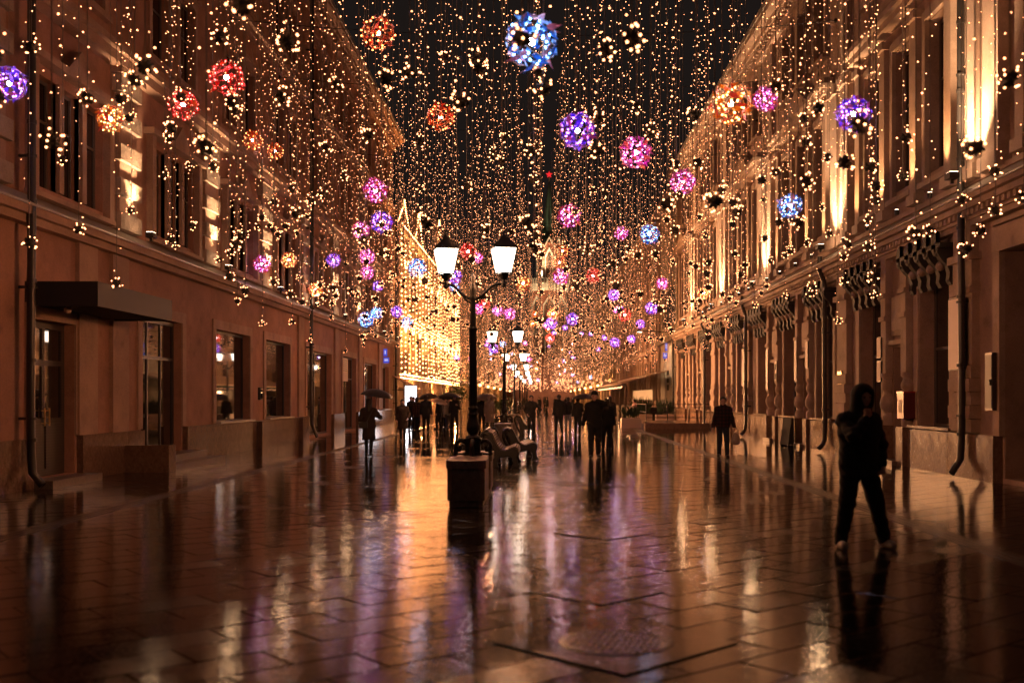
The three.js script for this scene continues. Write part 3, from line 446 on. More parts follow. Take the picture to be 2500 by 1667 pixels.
// ------------------------------------------------------------------ buildings farther down the street
const fittings = {};
function fitting(kind, label, pos, group, make) { // an added small lamp fitting; the first of its kind is built, the others are copies
  if (fittings[kind]) return cloneThing(fittings[kind], label, pos, undefined, group);
  const t = thing(kind, label, 'lamp', pos, 0, group); make(t); return (fittings[kind] = t);
}
const NTH = ['nearest', 'second', 'third', 'fourth', 'fifth', 'sixth', 'seventh', 'eighth', 'ninth', 'tenth'];
const bulbGeo = new THREE.OctahedronGeometry(1, 0);
function bulbCloud(name, pts, r, mat, parent) { // many bulbs that nobody could count
  const m = new THREE.InstancedMesh(bulbGeo, mat, pts.length), q = new THREE.Matrix4();
  pts.forEach((p, i) => m.setMatrixAt(i, q.makeScale(r, r, r).setPosition(p[0], p[1], p[2])));
  m.name = name; m.userData.kind = 'stuff'; parent.add(m); return m;
}
{ // the building hung all over with garlands
  const F = facade('garland_building', 'bright orange-lit building beyond the left one, hung all over with light garlands', 'building', -1, -9.6, 68.4), D0 = 68.4, D1 = 118;
  const holes = [], arches = [];
  for (let d = 70.5; d < 116; d += 4.2) { arches.push([d, d + 2.3, 0.2, 2.4]); for (const y of [4.6, 8.4]) holes.push([d + 0.3, d + 1.9, y, y + 2.4]); }
  part('wall', pierced(F, D0, D1, 0, 13.2, 0.6, [...holes, ...arches]), M.garlandWall, F.g);
  part('back_wall', [fb(F, D0, D1, 0, 12.4, -1.1, -1.0), fb(F, D0, D0 + 0.4, 0, 12.4, -9, -0.6)], M.garlandWall, F.g);
  for (const h of holes) glazed(F, h, { cols: 2, rows: [1.4, 1], p: -0.25 });
  for (const h of arches) { glazed(F, h, { cols: 1, rows: [1], p: -0.35, pane: M.shopGlow }); for (let k = 0; k < 6; k++) part('pier_stone', [fb(F, h[1] + 0.15, h[1] + 1.75, 0.02 + k * 0.48, 0.02 + k * 0.48 + 0.45, 0, k & 1 ? 0.16 : 0.24)], M.leftRock, F.g); }
  part('cornice', [fb(F, D0, D1, 2.9, 3.15, 0, 0.35), fb(F, D0, D1, 7.6, 7.8, 0, 0.25), fb(F, D0, D1, 12.8, 13.2, 0, 0.5)], M.farTrim, F.g);
  for (let d = D0 + 1; d < D1; d += 4.2) part('pilaster', [fb(F, d - 0.45, d + 0.45, 3.15, 12.8, 0, 0.3)], M.farTrim, F.g);
  const peaks = [[71.4, 15.2], [80, 16], [96, 18], [110, 16.2]], pts = [], r = rng(5);
  for (const [c, y] of peaks) part('gable', [extrude([[-3.0, 13.2], [3.0, 13.2], [1.6, 14.0], [0.55, y - 0.7], [0, y], [-0.55, y - 0.7], [-1.6, 14.0]], 0.5).rotateY(Math.PI / 2).translate(-0.3, 0, -(c - F.d0))], M.garlandWall, F.g);
  for (let d = D0 + 0.55; d < D1; d += 2.1) { const y0 = 3.4 + r() * 0.4, y9 = 11.8 + r() * 1.2; for (let y = y0; y < y9; y += 0.34) if (r() > 0.08) pts.push(fpos(F, d + (r() - 0.5) * 0.12, y + (r() - 0.5) * 0.14, 0.42)); }
  for (const [y, p] of [[3.0, 0.45], [3.22, 0.42], [13.05, 0.56]]) for (let d = D0; d < D1; d += 0.55) pts.push(fpos(F, d, y + (r() - 0.5) * 0.06, p));
  for (const [c, y] of peaks) for (const s of [-1, 1]) for (const [a, b] of [[[3.0, 13.2], [1.6, 14.0]], [[1.6, 14.0], [0.55, y - 0.7]], [[0.55, y - 0.7], [0, y]]]) for (let k = 0; k < 5; k++) pts.push(fpos(F, c + s * lerp(a[0], b[0], k / 5), lerp(a[1], b[1], k / 5) + 0.08, 0.3));
  for (let d = D0 + 1.4; d < D1; d += 4.2) for (let k = 0; k <= 14; k++) { const t = k / 14; pts.push(fpos(F, d + t * 2.8, 11.9 - 2.4 * Math.sin(Math.PI * t) * 0.4 - t * 0.8, 0.4), fpos(F, d + t * 2.8, 7.4 - 1.2 * Math.sin(Math.PI * t), 0.4)); }
  bulbCloud('garland_bulbs', pts, 0.044, M.garlandBulb, F.g);
  for (let d = 71, n = 0; d < 117; d += 6.3, n++) {  // unseen floodlights on arms, added to light the wall orange
    fitting('added_arm_floodlight', `added floodlight on an arm above the arches of the garland building, ${NTH[n]} from the viewer`, fworld(F, d, 3.0, 0.35), 'added floodlights on arms along the garland building', (t) => { part('arm', [rod([0, 0, 0], [1.8, 0.05, 0], 0.025)], M.ironDull, t); part('housing', [box(1.75, 1.95, 0.02, 0.14, -0.14, 0.14)], M.ironDull, t); part('lamp_lens', [box(1.77, 1.93, 0.142, 0.15, -0.12, 0.12)], M.spotLens, t); });
    lampSpot(fworld(F, d, 3.32, 2.2), [F.X, 10.5, -d], 850, ORANGE, 1.0, 0.8, 6);
  }
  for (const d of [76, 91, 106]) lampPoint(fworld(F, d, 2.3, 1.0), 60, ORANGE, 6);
  [[70.5, 57, 4600, 'added projector floodlight at the near end of the garland building cornice, aimed across the street'], [90, 90, 1500, 'added projector floodlight halfway along the garland building cornice, aimed across the street']].forEach(([d, to, I, lab]) => {  // unseen projectors added to brighten the facade across the street
    const p = fworld(F, d, 3.16, 0.3), f = thing('added_projector_floodlight', lab, 'floodlight', p);
    part('housing', [box(-0.14, 0.12, 0.02, 0.3, -0.2, 0.2)], M.ironDull, f); part('lamp_lens', [box(0.122, 0.13, 0.05, 0.27, -0.17, 0.17)], M.spotLens, f);
    lampSpot([p[0] + 0.4, p[1] + 0.16, p[2]], [9.2, 4.2, -to], I, C(1, 0.44, 0.17), 0.75, 0.95, 12);
  });
  const aw = thing('striped_awning', 'small dark red striped awning at the near corner of garland building', 'awning', [-9.4, 2.15, -67.4]);
  for (let k = 0; k < 9; k++) part('stripe', [extrude([[0, 0.95], [1.5, 0.1], [1.5, -0.1], [1.47, 0.08], [0, 0.9]], 0.3).translate(0, 0, -1.35 + k * 0.3)], k & 1 ? M.stripe : M.awning, aw);
  part('frame', [rod([0, 0.02, 1.3], [1.47, 0.05, 1.3], 0.02), rod([0, 0.02, -1.3], [1.47, 0.05, -1.3], 0.02)], M.ironDull, aw);
}
function plainBuilding(name, label, s, X, d0, d1, H, floors, bay, wall, trim, ground = 4) {
  const F = facade(name, label, 'building', s, X, d0), holes = [], fh = (H - ground) / floors;
  for (let d = d0 + bay * 0.5; d < d1 - 0.8; d += bay) { holes.push([d - bay * 0.26, d + bay * 0.26, 0.5, ground - 0.9]); for (let k = 0; k < floors; k++) holes.push([d - bay * 0.2, d + bay * 0.2, ground + k * fh + 0.8, ground + (k + 1) * fh - 0.7]); }
  part('wall', [...pierced(F, d0, d1, 0, H, 0.5, holes), fb(F, d0, d0 + 0.4, 0, H, -9, -0.5)], wall, F.g);
  const panes = holes.map((h) => fb(F, h[0], h[1], h[2], h[3], -0.4, -0.3)); part('glazing', panes, M.glass, F.g, 'stuff');
  part('cornice', [fb(F, d0, d1, ground - 0.3, ground, 0, 0.25), fb(F, d0, d1, H - 0.4, H, 0, 0.6)], trim, F.g);
  for (let d = d0 + 0.01; d < d1; d += bay) part('pilaster', [fb(F, d - 0.28, d + 0.28, 0, H - 0.4, 0, 0.18)], trim, F.g);
  part('roof', [fb(F, d0, d1, H, H + 0.2, -9, 0.7)], M.metalRoof, F.g);
  return F;
}
{ // cream corner house on the right, then the row beyond
  const F = facade('cream_building', 'pale cream lit house front beyond the ornate right building, behind the ramp', 'building', 1, 9.2, 70.4);
  part('wall', [...pierced(F, 70.4, 80.2, 0, 15.8, 0.5, [[71.2, 79.0, 6.8, 9.5]]), fb(F, 70.4, 70.8, 0, 15.8, -9, -0.5)], M.cream, F.g);
  glazed(F, [71.2, 79.0, 6.8, 9.5], { cols: 4, rows: [1] });
  part('panel', [fb(F, 71.0, 74.2, 0.7, 4.9, 0, 0.06)], M.white, F.g); part('panel', [fb(F, 76.6, 79.6, 0.7, 4.6, 0, 0.06)], M.white, F.g);
  for (const [y, h] of [[3.3, 0.34], [2.75, 0.3], [2.2, 0.4]]) part('dark_square', [fb(F, 75.1, 75.9, y, y + h, 0, 0.04)], M.void, F.g);
  part('cornice', [fb(F, 70.4, 80.2, 5.6, 5.9, 0, 0.4)], M.farTrim, F.g); part('cornice', [fb(F, 70.4, 80.2, 15.4, 15.8, 0, 0.6)], M.farTrim, F.g);
  lampSpot(fworld(F, 74, 6.3, 2.2), [9.2, 2.4, -75], 150, PEACH, 1.0, 0.9, 6);
  const wl = thing('wall_lamp', 'small lamp on an arm above the pale cream house front', 'lamp', fworld(F, 74, 6.3, 0)); part('arm', [rod([0, 0, 0], [-2.1, 0.1, 0], 0.03)], M.ironDull, wl); part('hood', [cyl(0.22, 0.08, 0.2, -2.2, 0.03, 0)], M.ironDull, wl); part('lamp_lens', [cyl(0.16, 0.16, 0.02, -2.2, 0.0, 0)], M.spotLens, wl);
  const hs = thing('house_number_sign', 'glowing blue house-number sign on the pale cream front at right', 'street sign', fworld(F, 75.6, 4.5, 0.05));
  part('upper_plate', [box(-0.16, 0, 0.55, 1.2, -0.05, 0.05)], M.blueSign, hs); part('lower_plate', [box(-0.3, 0, 0, 0.42, -0.05, 0.05)], M.blueSign, hs); part('lettering', [box(-0.25, -0.06, 0.14, 0.3, 0.052, 0.056), box(-0.11, -0.05, 0.7, 1.05, 0.052, 0.056)], M.whiteText, hs);
  plainBuilding('pilastered_building', 'brown pilastered building on the right, next beyond the pale cream front', 1, 9.2, 80.4, 128, 15.5, 2, 4.4, M.rightWall, M.rightTrim, 5.6);
  plainBuilding('far_building', 'far right terrace row between pilastered building and the tower', 1, 9.4, 128.4, 205, 16.5, 3, 4.8, M.farWall, M.farTrim);
  plainBuilding('far_building', 'farthest right row of houses just before the tower', 1, 9.0, 205.4, 285, 14, 3, 5, M.farWall, M.farTrim);
  plainBuilding('far_building', 'far left row of houses just past the garland building', -1, -9.8, 118.4, 190, 15, 3, 4.6, M.farWall, M.farTrim);
  plainBuilding('far_building', 'farthest left row of houses just before the tower', -1, -9.4, 190.4, 285, 17, 3, 5, M.farWall, M.farTrim);
  [90, 105, 120].forEach((d, n) => { fitting('added_ground_spotlight', `added spotlight on the ground before the brown pilastered building, ${NTH[n]} of three`, [8.0, 0, -d], 'added ground spotlights at the pilastered building', (t) => { part('housing', [cyl(0.14, 0.16, 0.2, 0, 0, 0)], M.ironDull, t); part('lamp_lens', [cyl(0.13, 0.13, 0.01, 0, 0.201, 0)], M.spotLens, t); }); lampSpot([8.0, 0.4, -d], [9.3, 8, -d], 90, WARM, 0.9, 0.9, 5); });  // unseen ground spotlights added to brighten the pilastered front
  for (const d of [135, 155, 175, 200, 230, 260]) for (const s of [-1, 1]) { const e = -d - s * 4; fitting('added_far_lamp', 'added tiny orange globe lamp far down the street', [s * 7.6, 3.2, e], 'added tiny orange globe lamps far down the street', (t) => { part('lamp_globe', [ball(0.16, 0, 0, 0)], glow(16, 6.4, 1.9), t); part('stem', [cyl(0.03, 0.03, 3.05, 0, -3.2, 0, 6)], M.ironDull, t); }); lampPoint([s * 7.6, 3.2, e], 110, ORANGE, 7); }  // globe lamps and stems added to raise the glow at the far end
}
{ // the gate tower that closes the street
  const t = thing('gate_tower', 'red and white gothic gate tower with green spire and red star closing the street', 'tower', [2.5, 0, -309]);
  const w = [], b = [];
  part('base', [box(-8.2, 8.2, 0, 20, -8, 8)], M.redBrick, t);
  part('gateway', [box(-2.5, 2.5, 0, 8, 8.0, 8.3)], M.void, t);
  part('base_trim', [box(-8.4, 8.4, 6, 6.6, -8.2, 8.2), box(-8.4, 8.4, 12.4, 13, -8.2, 8.2), box(-8.7, 8.7, 19.4, 20.6, -8.5, 8.5), ...[-6.5, -3.9, -1.3, 1.3, 3.9, 6.5].map((x) => box(x - 0.25, x + 0.25, 13, 19.4, 8.0, 8.35)), ...[-8.1, 8.1].map((x) => box(x - 0.4, x + 0.4, 0, 19.4, 8, 8.4))], M.white, t);
  for (let k = 0; k < 9; k++) part('merlon', [box(-8.5 + k * 2.0, -7.5 + k * 2.0, 20.6, 22, 7.6, 8.4)], M.white, t);
  part('middle_tier', [cyl(5.6, 5.4, 13, 0, 20.6, 0, 8).rotateY(Math.PI / 8)], M.redBrick, t);
  const oct = (R, f) => [0, 1, 2, 3, 4, 5, 6, 7].flatMap((k) => { const a = k * Math.PI / 4, c = Math.cos(a), s = Math.sin(a); return f(k).map((g) => g.translate(0, 0, R).rotateY(a)); });
  const lancet = (h, wd) => { const o = extrude([[-wd, 0], [-wd, h * 0.7], [0, h], [wd, h * 0.7], [wd, 0], [wd - 0.22, 0], [wd - 0.22, h * 0.66], [0, h * 0.9], [-wd + 0.22, h * 0.66], [-wd + 0.22, 0]], 0.2); return o; };
  part('gothic_arch', oct(5.1, () => [lancet(9.5, 1.75).translate(0, 22, 0)]), M.white, t);
  part('window', oct(5.08, () => [box(-0.9, -0.1, 23, 29.5, 0, 0.12), box(0.1, 0.9, 23, 29.5, 0, 0.12)]), M.void, t);
  part('balcony', [cyl(6.2, 6.3, 1.5, 0, 33.4, 0, 8).rotateY(Math.PI / 8), cyl(5.9, 6.2, 0.6, 0, 32.8, 0, 8).rotateY(Math.PI / 8)], M.white, t);
  part('pinnacle', oct(5.9, () => [cyl(0.35, 0.3, 3.2, -2.3, 34.9, 0, 6), cyl(0.42, 0.02, 1.6, -2.3, 38.1, 0, 6)]), M.white, t);
  part('parapet', oct(5.9, () => [lancet(1.6, 0.55).translate(0, 34.9, 0), lancet(1.6, 0.5).translate(1.1, 34.9, 0), lancet(1.6, 0.5).translate(-1.1, 34.9, 0)]), M.white, t);
  part('upper_tier', [cyl(3.9, 3.7, 12, 0, 34.9, 0, 8).rotateY(Math.PI / 8)], M.redBrick, t);
  part('lancet_frame', oct(3.62, () => [lancet(9, 1.25).translate(0, 36.5, 0), extrude([[-1.5, 9.6], [0, 12.6], [1.5, 9.6], [1.3, 9.6], [0, 12.1], [-1.3, 9.6]], 0.3).translate(0, 36, 0)]), M.white, t);
  part('window', oct(3.6, () => [box(-0.55, -0.08, 37, 43.5, 0, 0.1), box(0.08, 0.55, 37, 43.5, 0, 0.1)]), M.void, t);
  part('spire', [cyl(2.75, 0.12, 18.6, 0, 46.6, 0, 8).rotateY(Math.PI / 8)], M.spire, t);
  part('spire_rib', oct(0, () => [rod([0, 46.6, 2.78], [0, 65.2, 0.12], 0.1, 4)]), M.darkFrame, t);
  const st = []; for (let k = 0; k < 10; k++) { const a = k * Math.PI / 5 + Math.PI / 2, r = k & 1 ? 0.4 : 1.0; st.push([r * Math.cos(a), r * Math.sin(a)]); }
  part('star_lamp', [extrude(st, 0.5).translate(0, 67.4, -0.25)], glow(1.2, 0.02, 0.03), t); part('finial', [cyl(0.12, 0.08, 1.6, 0, 65, 0)], M.brass, t);
  for (const [x, y, z, I, h] of [[-9, 21, -296, 2600, 20], [12, 21, -296, 2600, 20], [0.5, 36.6, -302.4, 2400, 18], [4.5, 36.6, -302.4, 2400, 18], [-6, 1, -286, 520, 9], [9, 1, -286, 520, 9]]) lampSpot([x, y, z], [2.5, y + h, -306], I, C(1, 0.62, 0.30), 0.7, 0.9, 10);  // added spots light the tower; the fittings below are added for them
  for (const x of [-6, 9]) { const f = thing('added_ground_floodlight', x < 0 ? 'added floodlight on the ground left before the gate tower' : 'added floodlight on the ground right before the gate tower', 'floodlight', [x, 0, -286.3]); part('housing', [box(-0.3, 0.3, 0, 0.5, -0.3, 0.2)], M.ironDull, f); part('lamp_lens', [box(-0.26, 0.26, 0.5, 0.52, -0.26, 0.16)], M.spotLens, f); }
  for (const x of [0.5, 4.5]) { const f = thing('added_balcony_floodlight', x < 2 ? 'left added floodlight on the tower balcony under the spire' : 'right added floodlight on the tower balcony under the spire', 'floodlight', [x, 34.9, -302.6]); part('housing', [box(-0.25, 0.25, 0, 1.3, -0.3, 0.1)], M.ironDull, f); part('lamp_lens', [box(-0.2, 0.2, 1.3, 1.32, -0.25, 0.05)], M.spotLens, f); }
  for (const x of [-9, 12]) { const f = thing('added_tower_floodlight', x < 0 ? 'added floodlight on the wall left of the gate tower' : 'added floodlight on the wall right of the gate tower', 'floodlight', [x, 20.3, -296.4]); part('housing', [box(-0.4, 0.4, 0, 0.5, -0.4, 0.4)], M.ironDull, f); part('lamp_lens', [box(-0.35, 0.35, 0.5, 0.52, -0.35, 0.35)], M.spotLens, f); }
  const wl = thing('end_wall', 'long red brick fortress wall on both sides of the gate tower', 'wall', [0, 0, -297]);
  part('wall', [box(-40, 40, 0, 12, -1, 0)], M.redBrick, wl); for (let k = 0; k < 26; k++) part('merlon', [box(-40 + k * 3.1, -38.4 + k * 3.1, 12, 14.2, -0.9, -0.1)], M.redBrick, wl);
  part('floodlight_ledge', [box(-11, -7, 19.9, 20.3, 0, 1.2), box(-11, -10.4, 0, 19.9, 0, 1), box(10, 14, 19.9, 20.3, 0, 1.2), box(13.4, 14, 0, 19.9, 0, 1)], M.redBrick, wl);  // ledges and posts that carry the added tower floodlights
}

// ------------------------------------------------------------------ cafe terrace, ramp, lightbox, planters
{
  const t = thing('cafe_terrace', 'long timber cafe terrace with a sloping roof on the right beyond the ramp', 'terrace', [5.9, 0, -73]);
  part('roof', [extrude([[-0.35, 2.62], [2.9, 3.5], [2.9, 3.58], [-0.35, 2.72]], 34).translate(0, 0, -33.6)], M.stripe, t);
  for (let k = 0; k < 8; k++) part('post', [box(-0.06, 0.06, 0, 2.65, -k * 4.6 - 0.06, -k * 4.6 + 0.06)], M.slat, t);
  part('beam', [box(-0.08, 0.08, 2.5, 2.64, -33.5, 0.1)], M.slat, t);
  part('counter_wall', [box(0.9, 2.9, 0.02, 0.95, -33, -2.6)], M.darkDoor, t);
  part('lit_window', [box(2.86, 2.9, 1.5, 2.3, -26, -9)], glow(0.55, 0.24, 0.09), t); part('side_panel', [box(1.2, 2.9, 0, 2.9, -33.6, -33.5)], M.slat, t);
  part('fringe', [box(-0.3, -0.28, 2.45, 2.62, -33, 0)], M.green, t);
  const pts = []; for (let k = 0; k < 60; k++) pts.push([-0.22, 2.44 - 0.07 * Math.abs(Math.sin(k * 0.5)), -0.3 - k * 0.5]); bulbCloud('eave_bulbs', pts, 0.03, M.bulb, t);
  for (const d of [79, 88, 98]) lampPoint([7.4, 2.1, -d], 2, WARM, 6);
  const ramp = thing('ramp_railing', 'metal handrail with thin posts around the entrance ramp on right', 'railing', [5.6, 0, -56]);
  part('platform', [box(0, 3.6, 0, 0.32, -6.5, 0)], M.rightPlinth, ramp);
  for (const x of [0.05, 1.2, 2.35, 3.5]) part('post', [cyl(0.03, 0.03, 1.0, x, 0.32, -0.06)], M.pipe, ramp);
  for (const y of [0.62, 0.9, 1.15, 1.32]) part('rail', [rod([0.05, y, -0.06], [3.55, y, -0.06], 0.022)], M.pipe, ramp);
  for (const y of [0.9, 1.32]) part('rail', [rod([0.05, y, -0.06], [0.05, y, -6.4], 0.022)], M.pipe, ramp);
  const planter = (label, x, d, h, wd, r0) => {
    const p = thing('planter', label, 'planter', [x, 0, -d]), r = rng(r0);
    part('trough', [slab(wd, 0.7, 0.55, 0.03).translate(0, 0.55, 0)], M.stripe, p); part('soil', [box(-wd / 2 + 0.05, wd / 2 - 0.05, 0.5, 0.556, -0.3, 0.3)], M.void, p);
    const g = []; for (let k = 0; k < 90; k++) { const a = r() * 6.28, tl = r() * 0.5, L = h * (0.5 + 0.5 * r()), x0 = (r() - 0.5) * wd * 0.8; const l = new THREE.BufferGeometry(); const e = [x0 + Math.cos(a) * tl, 0.55 + L, Math.sin(a) * tl], m = [x0 + Math.cos(a) * tl * 0.4, 0.55 + L * 0.55, Math.sin(a) * tl * 0.4], w = 0.03; l.setAttribute('position', new THREE.BufferAttribute(new Float32Array([x0, 0.55, 0, m[0] - w, m[1], m[2], m[0] + w, m[1], m[2] + w, m[0] - w, m[1], m[2], e[0], e[1], e[2], m[0] + w, m[1], m[2] + w]), 3)); l.computeVertexNormals(); g.push(l); }
    part('leaves', g, M.foliage, p, 'stuff');
  };
  planter('pale planter with spiky leaves beside the seated person in pink', 5.0, 58, 0.8, 1.1, 3);
  planter('planter with tall spiky dark leaves at the near post of the terrace', 6.9, 71.5, 1.3, 1.4, 4);
  planter('planter with spiky dark leaves right of near terrace post, next to wall', 8.3, 70, 1.2, 1.2, 6);
  const lb = thing('lightbox', 'glowing white upright advertising lightbox on the left pavement', 'lightbox', [-8.2, 0, -66]);
  part('case', [box(-0.4, 0.4, 0.18, 2.46, -0.1, 0.06)], M.darkFrame, lb); part('screen', [box(-0.36, 0.36, 0.3, 2.42, 0.062, 0.07)], M.lightbox, lb); part('foot', [box(-0.45, 0.45, 0, 0.18, -0.2, 0.2)], M.granite, lb);
  const al = new THREE.RectAreaLight(C(1, 0.96, 1), 2.6, 0.72, 2.1); al.position.set(-8.2, 1.36, -65.92); al.lookAt(-8.2, 1.36, -60); scene.add(al);
  const bush = (label, x, d, h, w, seed) => {
    const p = thing('bush', label, 'bush', [x, 0, -d]), r = rng(seed), g = [];
    part('stem', [cyl(0.07, 0.03, h * 0.7, 0, 0, 0, 7), rod([0, h * 0.3, 0], [w * 0.3, h * 0.75, 0.1], 0.025), rod([0, h * 0.35, 0], [-w * 0.3, h * 0.8, -0.1], 0.025)], M.woodDoor, p);
    for (let k = 0; k < 700; k++) { const a = r() * 6.28, b = Math.acos(2 * r() - 1), q = Math.cbrt(r()) * (0.75 + 0.35 * Math.sin(a * 3 + b * 4)), x0 = Math.sin(b) * Math.cos(a) * q * w / 2, y0 = h * 0.62 + Math.cos(b) * q * h * 0.4, z0 = Math.sin(b) * Math.sin(a) * q * w / 2; g.push(new THREE.CircleGeometry(0.07, 4).rotateX(r() * 6).rotateY(r() * 6).translate(x0, y0, z0)); }
    part('crown', g, M.foliage, p, 'stuff');
  };
  bush('dark round bush beside the crowd, left of the nearest lamp post', -6.2, 78, 3.0, 2.4, 8);
  bush('low dark bush right of the nearest lamp post, behind light poncho', -4.3, 82, 2.0, 2.4, 9);
  bush('low dark bush left of the second lamp post', -3.3, 86, 1.8, 2.6, 10);
}

// ------------------------------------------------------------------ street lamps on granite pedestals
const LAMPS = [[-1.145, 17.7], [-1.39, 40], [-1.53, 60.5], [-1.62, 81], [-1.8, 102], [-1.9, 123], [-2.0, 144], [-2.1, 166]];
const ORD = ['nearest', 'second', 'third', 'fourth', 'fifth', 'sixth', 'seventh', 'eighth'];
{
  const ped = thing('granite_pedestal', 'long dark granite pedestal under nearest street lamp', 'pedestal', [LAMPS[0][0] - 0.02, 0, -17.7]);
  const oct = (w, l, y0, y1, c) => { const a = w / 2, b = l / 2; return new THREE.ExtrudeGeometry(new THREE.Shape([[-a + c, -b], [a - c, -b], [a, -b + c], [a, b - c], [a - c, b], [-a + c, b], [-a, b - c], [-a, -b + c]].map(([x, y]) => new THREE.Vector2(x, y))), { depth: y1 - y0 - 0.03, bevelEnabled: true, bevelSize: 0.012, bevelThickness: 0.015, bevelSegments: 2 }).rotateX(-Math.PI / 2).translate(0, y0 + 0.015, 0); };
  const pier = (z, n) => { const p = part('pier', [oct(0.56, 1.0, 0.1, 0.6, 0.07).translate(0, 0, z)], M.granite, ped); part('foot', [oct(0.5, 0.94, 0, 0.1, 0.05).translate(0, 0, z)], M.granite, p); part('cap', [oct(0.6, 1.06, 0.6, 0.735, 0.09).translate(0, 0, z)], M.granite, p); };
  pier(0.98); pier(-0.98); part('middle_block', [oct(0.5, 0.98, 0, 0.72, 0.02)], M.granite, ped);
  const L = thing('street_lamp', 'tall black two-armed street lamp with glowing lanterns on the nearest pedestal', 'street lamp', [LAMPS[0][0], 0.735, -17.7]);
  const y0 = -0.735;
  part('base', [box(-0.16, 0.16, 0, 0.05, -0.16, 0.16), box(-0.125, 0.125, 0.05, 0.24, -0.125, 0.125), box(-0.145, 0.145, 0.24, 0.285, -0.145, 0.145)], M.iron, L);
  for (let k = 0; k < 4; k++) part('scroll', [tube([[0.12, 0.2, 0], [0.2, 0.25, 0], [0.28, 0.2, 0], [0.29, 0.1, 0], [0.22, 0.09, 0], [0.22, 0.15, 0]], 0.034, 20, 8), rod([0.28, 0.15, 0], [0.3, 0, 0], 0.04), rod([0.12, 0.02, 0], [0.3, 0.02, 0], 0.02)], M.iron, L).rotation.y = k * Math.PI / 2;
  part('vase', [lathe([[0.0, 0.28], [0.12, 0.285], [0.125, 0.31], [0.08, 0.34], [0.085, 0.37], [0.105, 0.4], [0.115, 0.45], [0.108, 0.52], [0.085, 0.6], [0.072, 0.66], [0.09, 0.68], [0.09, 0.7], [0.07, 0.72], [0.07, 0.76], [0.085, 0.78], [0.085, 0.8], [0.062, 0.83]], 20)], M.iron, L);
  { const f = []; for (let k = 0; k < 12; k++) { const a = k * Math.PI / 6; f.push(rod([0.058 * Math.cos(a), 0.83, 0.058 * Math.sin(a)], [0.048 * Math.cos(a), 2.1, 0.048 * Math.sin(a)], 0.012, 5)); } part('fluted_shaft', [cyl(0.06, 0.05, 1.3, 0, 0.82, 0, 16), ...f], M.iron, L); }
  part('upper_shaft', [lathe([[0.065, 2.1], [0.075, 2.13], [0.065, 2.16], [0.05, 2.18], [0.044, 2.6], [0.062, 2.63], [0.062, 2.68], [0.05, 2.71], [0.062, 2.78], [0.058, 2.86], [0.03, 2.9], [0.045, 2.93], [0.03, 2.97], [0.042, 3.0], [0.012, 3.07], [0.0, 3.1]], 16)], M.iron, L);
  for (const s of [-1, 1]) {
    const z = s > 0 ? 0.06 : -0.04, x = s * (s > 0 ? 0.52 : 0.46);
    part('arm', [tube([[0, 2.62, 0], [s * 0.16, 2.7, z * 0.3], [s * 0.33, 2.86, z * 0.7], [x, 2.9, z]], 0.026, 24, 8), tube([[0, 2.56, 0], [s * 0.1, 2.6, 0], [s * 0.2, 2.73, z * 0.3]], 0.018, 14, 6), ball(0.045, x, 2.86, z)], M.iron, L);
    const lan = part('lantern', [cyl(0.05, 0.035, 0.05, x, 2.9, z, 10), cyl(0.035, 0.115, 0.11, x, 2.95, z, 8)], M.iron, L), yb = 3.07, yt = 3.49, rb = 0.118, rt = 0.2;
    part('lantern_glass', [new THREE.CylinderGeometry(rt * 1.32, rb * 1.32, yt - yb, 4, 1).rotateY(Math.PI / 4 + 0.2).translate(x, (yb + yt) / 2, z)], M.lanternGlass, lan);
    const fr = []; for (let k = 0; k < 4; k++) { const a = k * Math.PI / 2 + Math.PI / 4 - 0.2, b = a + Math.PI / 2, q = (r, a) => [x + r * Math.cos(a), 0, z + r * Math.sin(a)]; const A = q(rb * 1.36, a), B = q(rt * 1.36, a), A2 = q(rb * 1.36, b), B2 = q(rt * 1.36, b); A[1] = A2[1] = yb; B[1] = B2[1] = yt; fr.push(rod(A, B, 0.009, 5), rod(A, A2, 0.012, 5), rod(B, B2, 0.014, 5)); }
    part('lantern_frame', fr, M.iron, lan);
    part('lantern_cap', [new THREE.CylinderGeometry(0.12, rt * 1.5, 0.14, 4).rotateY(Math.PI / 4 + 0.2).translate(x, yt + 0.08, z), new THREE.CylinderGeometry(0.06, 0.13, 0.07, 4).rotateY(Math.PI / 4 + 0.2).translate(x, yt + 0.18, z), cyl(0.035, 0.02, 0.06, x, yt + 0.21, z, 8), ball(0.025, x, yt + 0.29, z)], M.lanternCap, lan);
  }
  LAMPS.forEach(([x, d], i) => {
    if (i) { cloneThing(ped, `long dark granite pedestal under ${ORD[i]} street lamp of the row`, [x - 0.02, 0, -d]); cloneThing(L, `black two-armed street lamp, ${ORD[i]} in the row down the middle of the street`, [x, 0.735, -d], (i % 3 - 1) * 0.08); }
    for (const s of [-1, 1]) lampPoint([x + s * 0.5, 0.735 + 3.3, -d], 34, C(1, 0.38, 0.14), 7);
  });
  for (const o of [ped, L]) o.userData.group = undefined;
}

